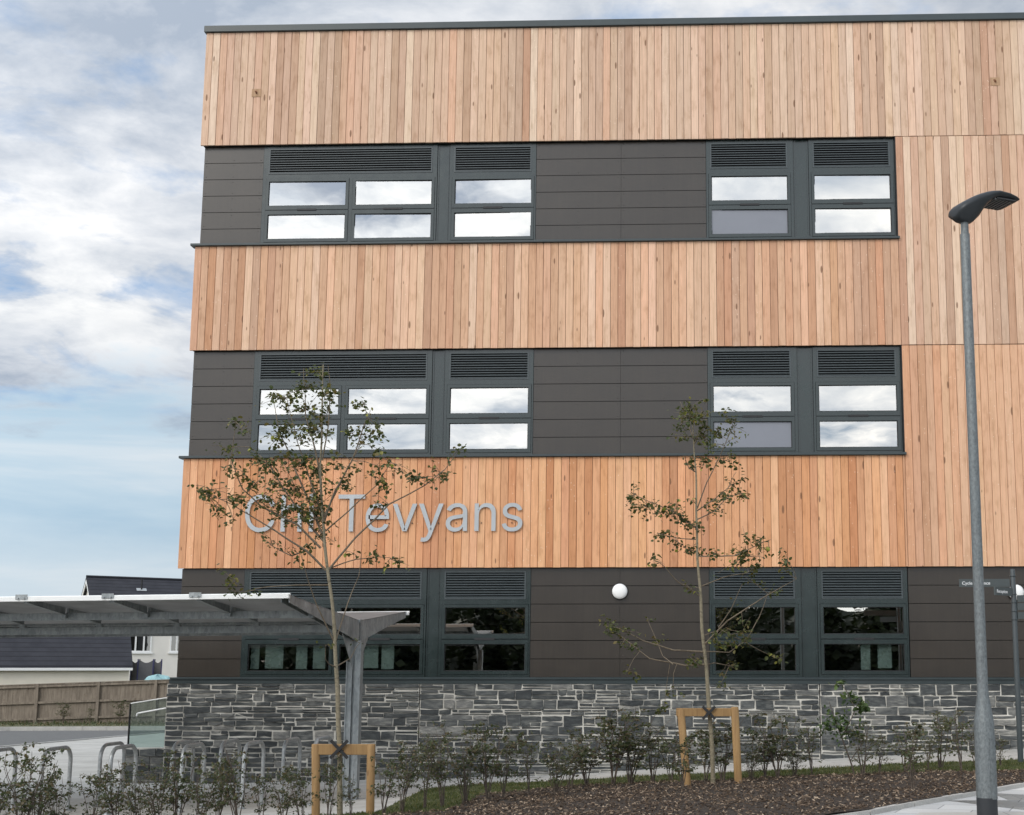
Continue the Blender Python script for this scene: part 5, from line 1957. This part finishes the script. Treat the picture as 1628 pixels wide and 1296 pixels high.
# ---- trampoline between garage and house
TC = at(232, 1070, 47.5)
tr_, tz = .78, g(TC.x, 47.5)
ztop = at(232, 1048, 47.5).z
zmat = ztop - 1.45
e = empty('trampoline', (TC.x, TC.y, tz), 'trampoline with a dark safety net beside the garage', 'trampoline')
for i in range(6):
    a = R(20 + 60 * i)
    x, y = TC.x + tr_ * math.cos(a), TC.y + tr_ * math.sin(a)
    m_ = MB()
    m_.tube([(x, y, tz), (x, y, ztop - .1), (x * 1.0, y, ztop)], .035, 8)
    m_.build('net_pole', 'blue_padding', e)
m_ = MB()
for i in range(6):
    if i == 5:
        continue
    a0, a1 = R(20 + 60 * i), R(80 + 60 * i)
    n = 6
    for k in range(n):
        t0, t1 = k / n, (k + 1) / n
        c0, c1 = Vector((math.cos(a0), math.sin(a0), 0)), Vector((math.cos(a1), math.sin(a1), 0))
        p, q = TC + c0.lerp(c1, t0) * tr_ * .97, TC + c0.lerp(c1, t1) * tr_ * .97
        sag = lambda t: .16 * 4 * t * (1 - t)
        m_.face([(p.x, p.y, zmat), (q.x, q.y, zmat), (q.x, q.y, ztop - .05 - sag(t1)), (p.x, p.y, ztop - .05 - sag(t0))])
m_.build('safety_net', 'net_fabric', e)
m_ = MB()
m_.lathe([(.0, zmat), (tr_ * .85, zmat), (tr_ * 1.0, zmat + .03), (tr_ * 1.05, zmat - .03), (tr_ * .85, zmat - .05)], (TC.x, TC.y, 0), 'z', 24)
m_.build('jumping_mat', 'blue_padding', e)
pc = at(250, 1080, 43.0)
m_ = MB()
k = 18
zt_ = at(250, 1074, 43.0).z
for i in range(k):
    for j in range(5):
        def pt_(ii, jj):
            a, b = 2 * math.pi * ii / k, math.pi / 2 * jj / 5
            return Vector((pc.x + 1.15 * math.cos(a) * math.cos(b) ** .6, 43 + .9 * math.sin(a) * math.cos(b) ** .6, g(pc.x, 43) + (zt_ - g(pc.x, 43)) * math.sin(b) * (1 + .04 * math.sin(3 * a))))
        m_.face([pt_(i, j), pt_(i + 1, j), pt_(i + 1, j + 1), pt_(i, j + 1)], smooth=True)
tag(m_.build('garden_cover', 'teal_sheet'), 'pale teal sheet over something domed, just showing over the fence', 'cover')

# ================================================================== wood across the road, behind the camera (mirrored in the lower windows)
wm = MB()
wr = random.Random(21)
for i in range(44):
    x = -95 + i * 4.4 + wr.uniform(-2, 2)
    y = -86 + wr.uniform(-8, 8)
    h_ = wr.uniform(7.5, 12.5)
    wm.tube([(x, y, -.5), (x + wr.uniform(-.5, .5), y, h_ * .7)], [.25, .08], 6, (.1, 0, 0))
    for k in range(1500):
        t = wr.random() ** 1.3
        rad = h_ * .33 * math.sqrt(max(0, 1 - (2 * t - .85) ** 2 * .7))
        a, q = wr.uniform(0, 6.283), math.sqrt(wr.random())
        o = Vector((x + math.cos(a) * rad * q, y + math.sin(a) * rad * q, .6 + t * (h_ - .6)))
        rot = Matrix.Rotation(wr.uniform(0, 6.283), 3, 'Z') @ Matrix.Rotation(wr.uniform(0, 3.14), 3, 'X')
        s = wr.uniform(.2, .55)
        wm.face([o + rot @ Vector(v) * s for v in ((-1, 0, 0), (0, -.7, .1), (1, 0, 0), (0, .7, .1))], (wr.random(), 0, 0))
# solid curtain added behind the trees to close bright gaps in the reflections
ks = 120
for layer, (yy, hh) in enumerate(((-93, 6.6), (-97, 8.0))):
    pr = []
    for i in range(ks):
        x = -110 + 220 * i / (ks - 1)
        pr.append([Vector((x, yy + 1.6 * noise.noise(Vector((x * .3, j * .7, layer))) - j * .25, hh * (1 - (1 - j / 6) ** 1.3) * (1 + .22 * noise.noise(Vector((x * .22, layer * 5, 0))) + .10 * noise.noise(Vector((x * .9, layer, 2)))) - .3)) for j in range(7)])
    for i in range(ks - 1):
        for j in range(6):
            wm.face([pr[i][j], pr[i + 1][j], pr[i + 1][j + 1], pr[i][j + 1]], (.3 + .3 * noise.noise(pr[i][j] * .5), 0, 0))
tag(wm.build('woodland', 'wood_leaf'), 'belt of dark trees across the road, mirrored in the ground floor windows', 'trees', None, 'stuff')
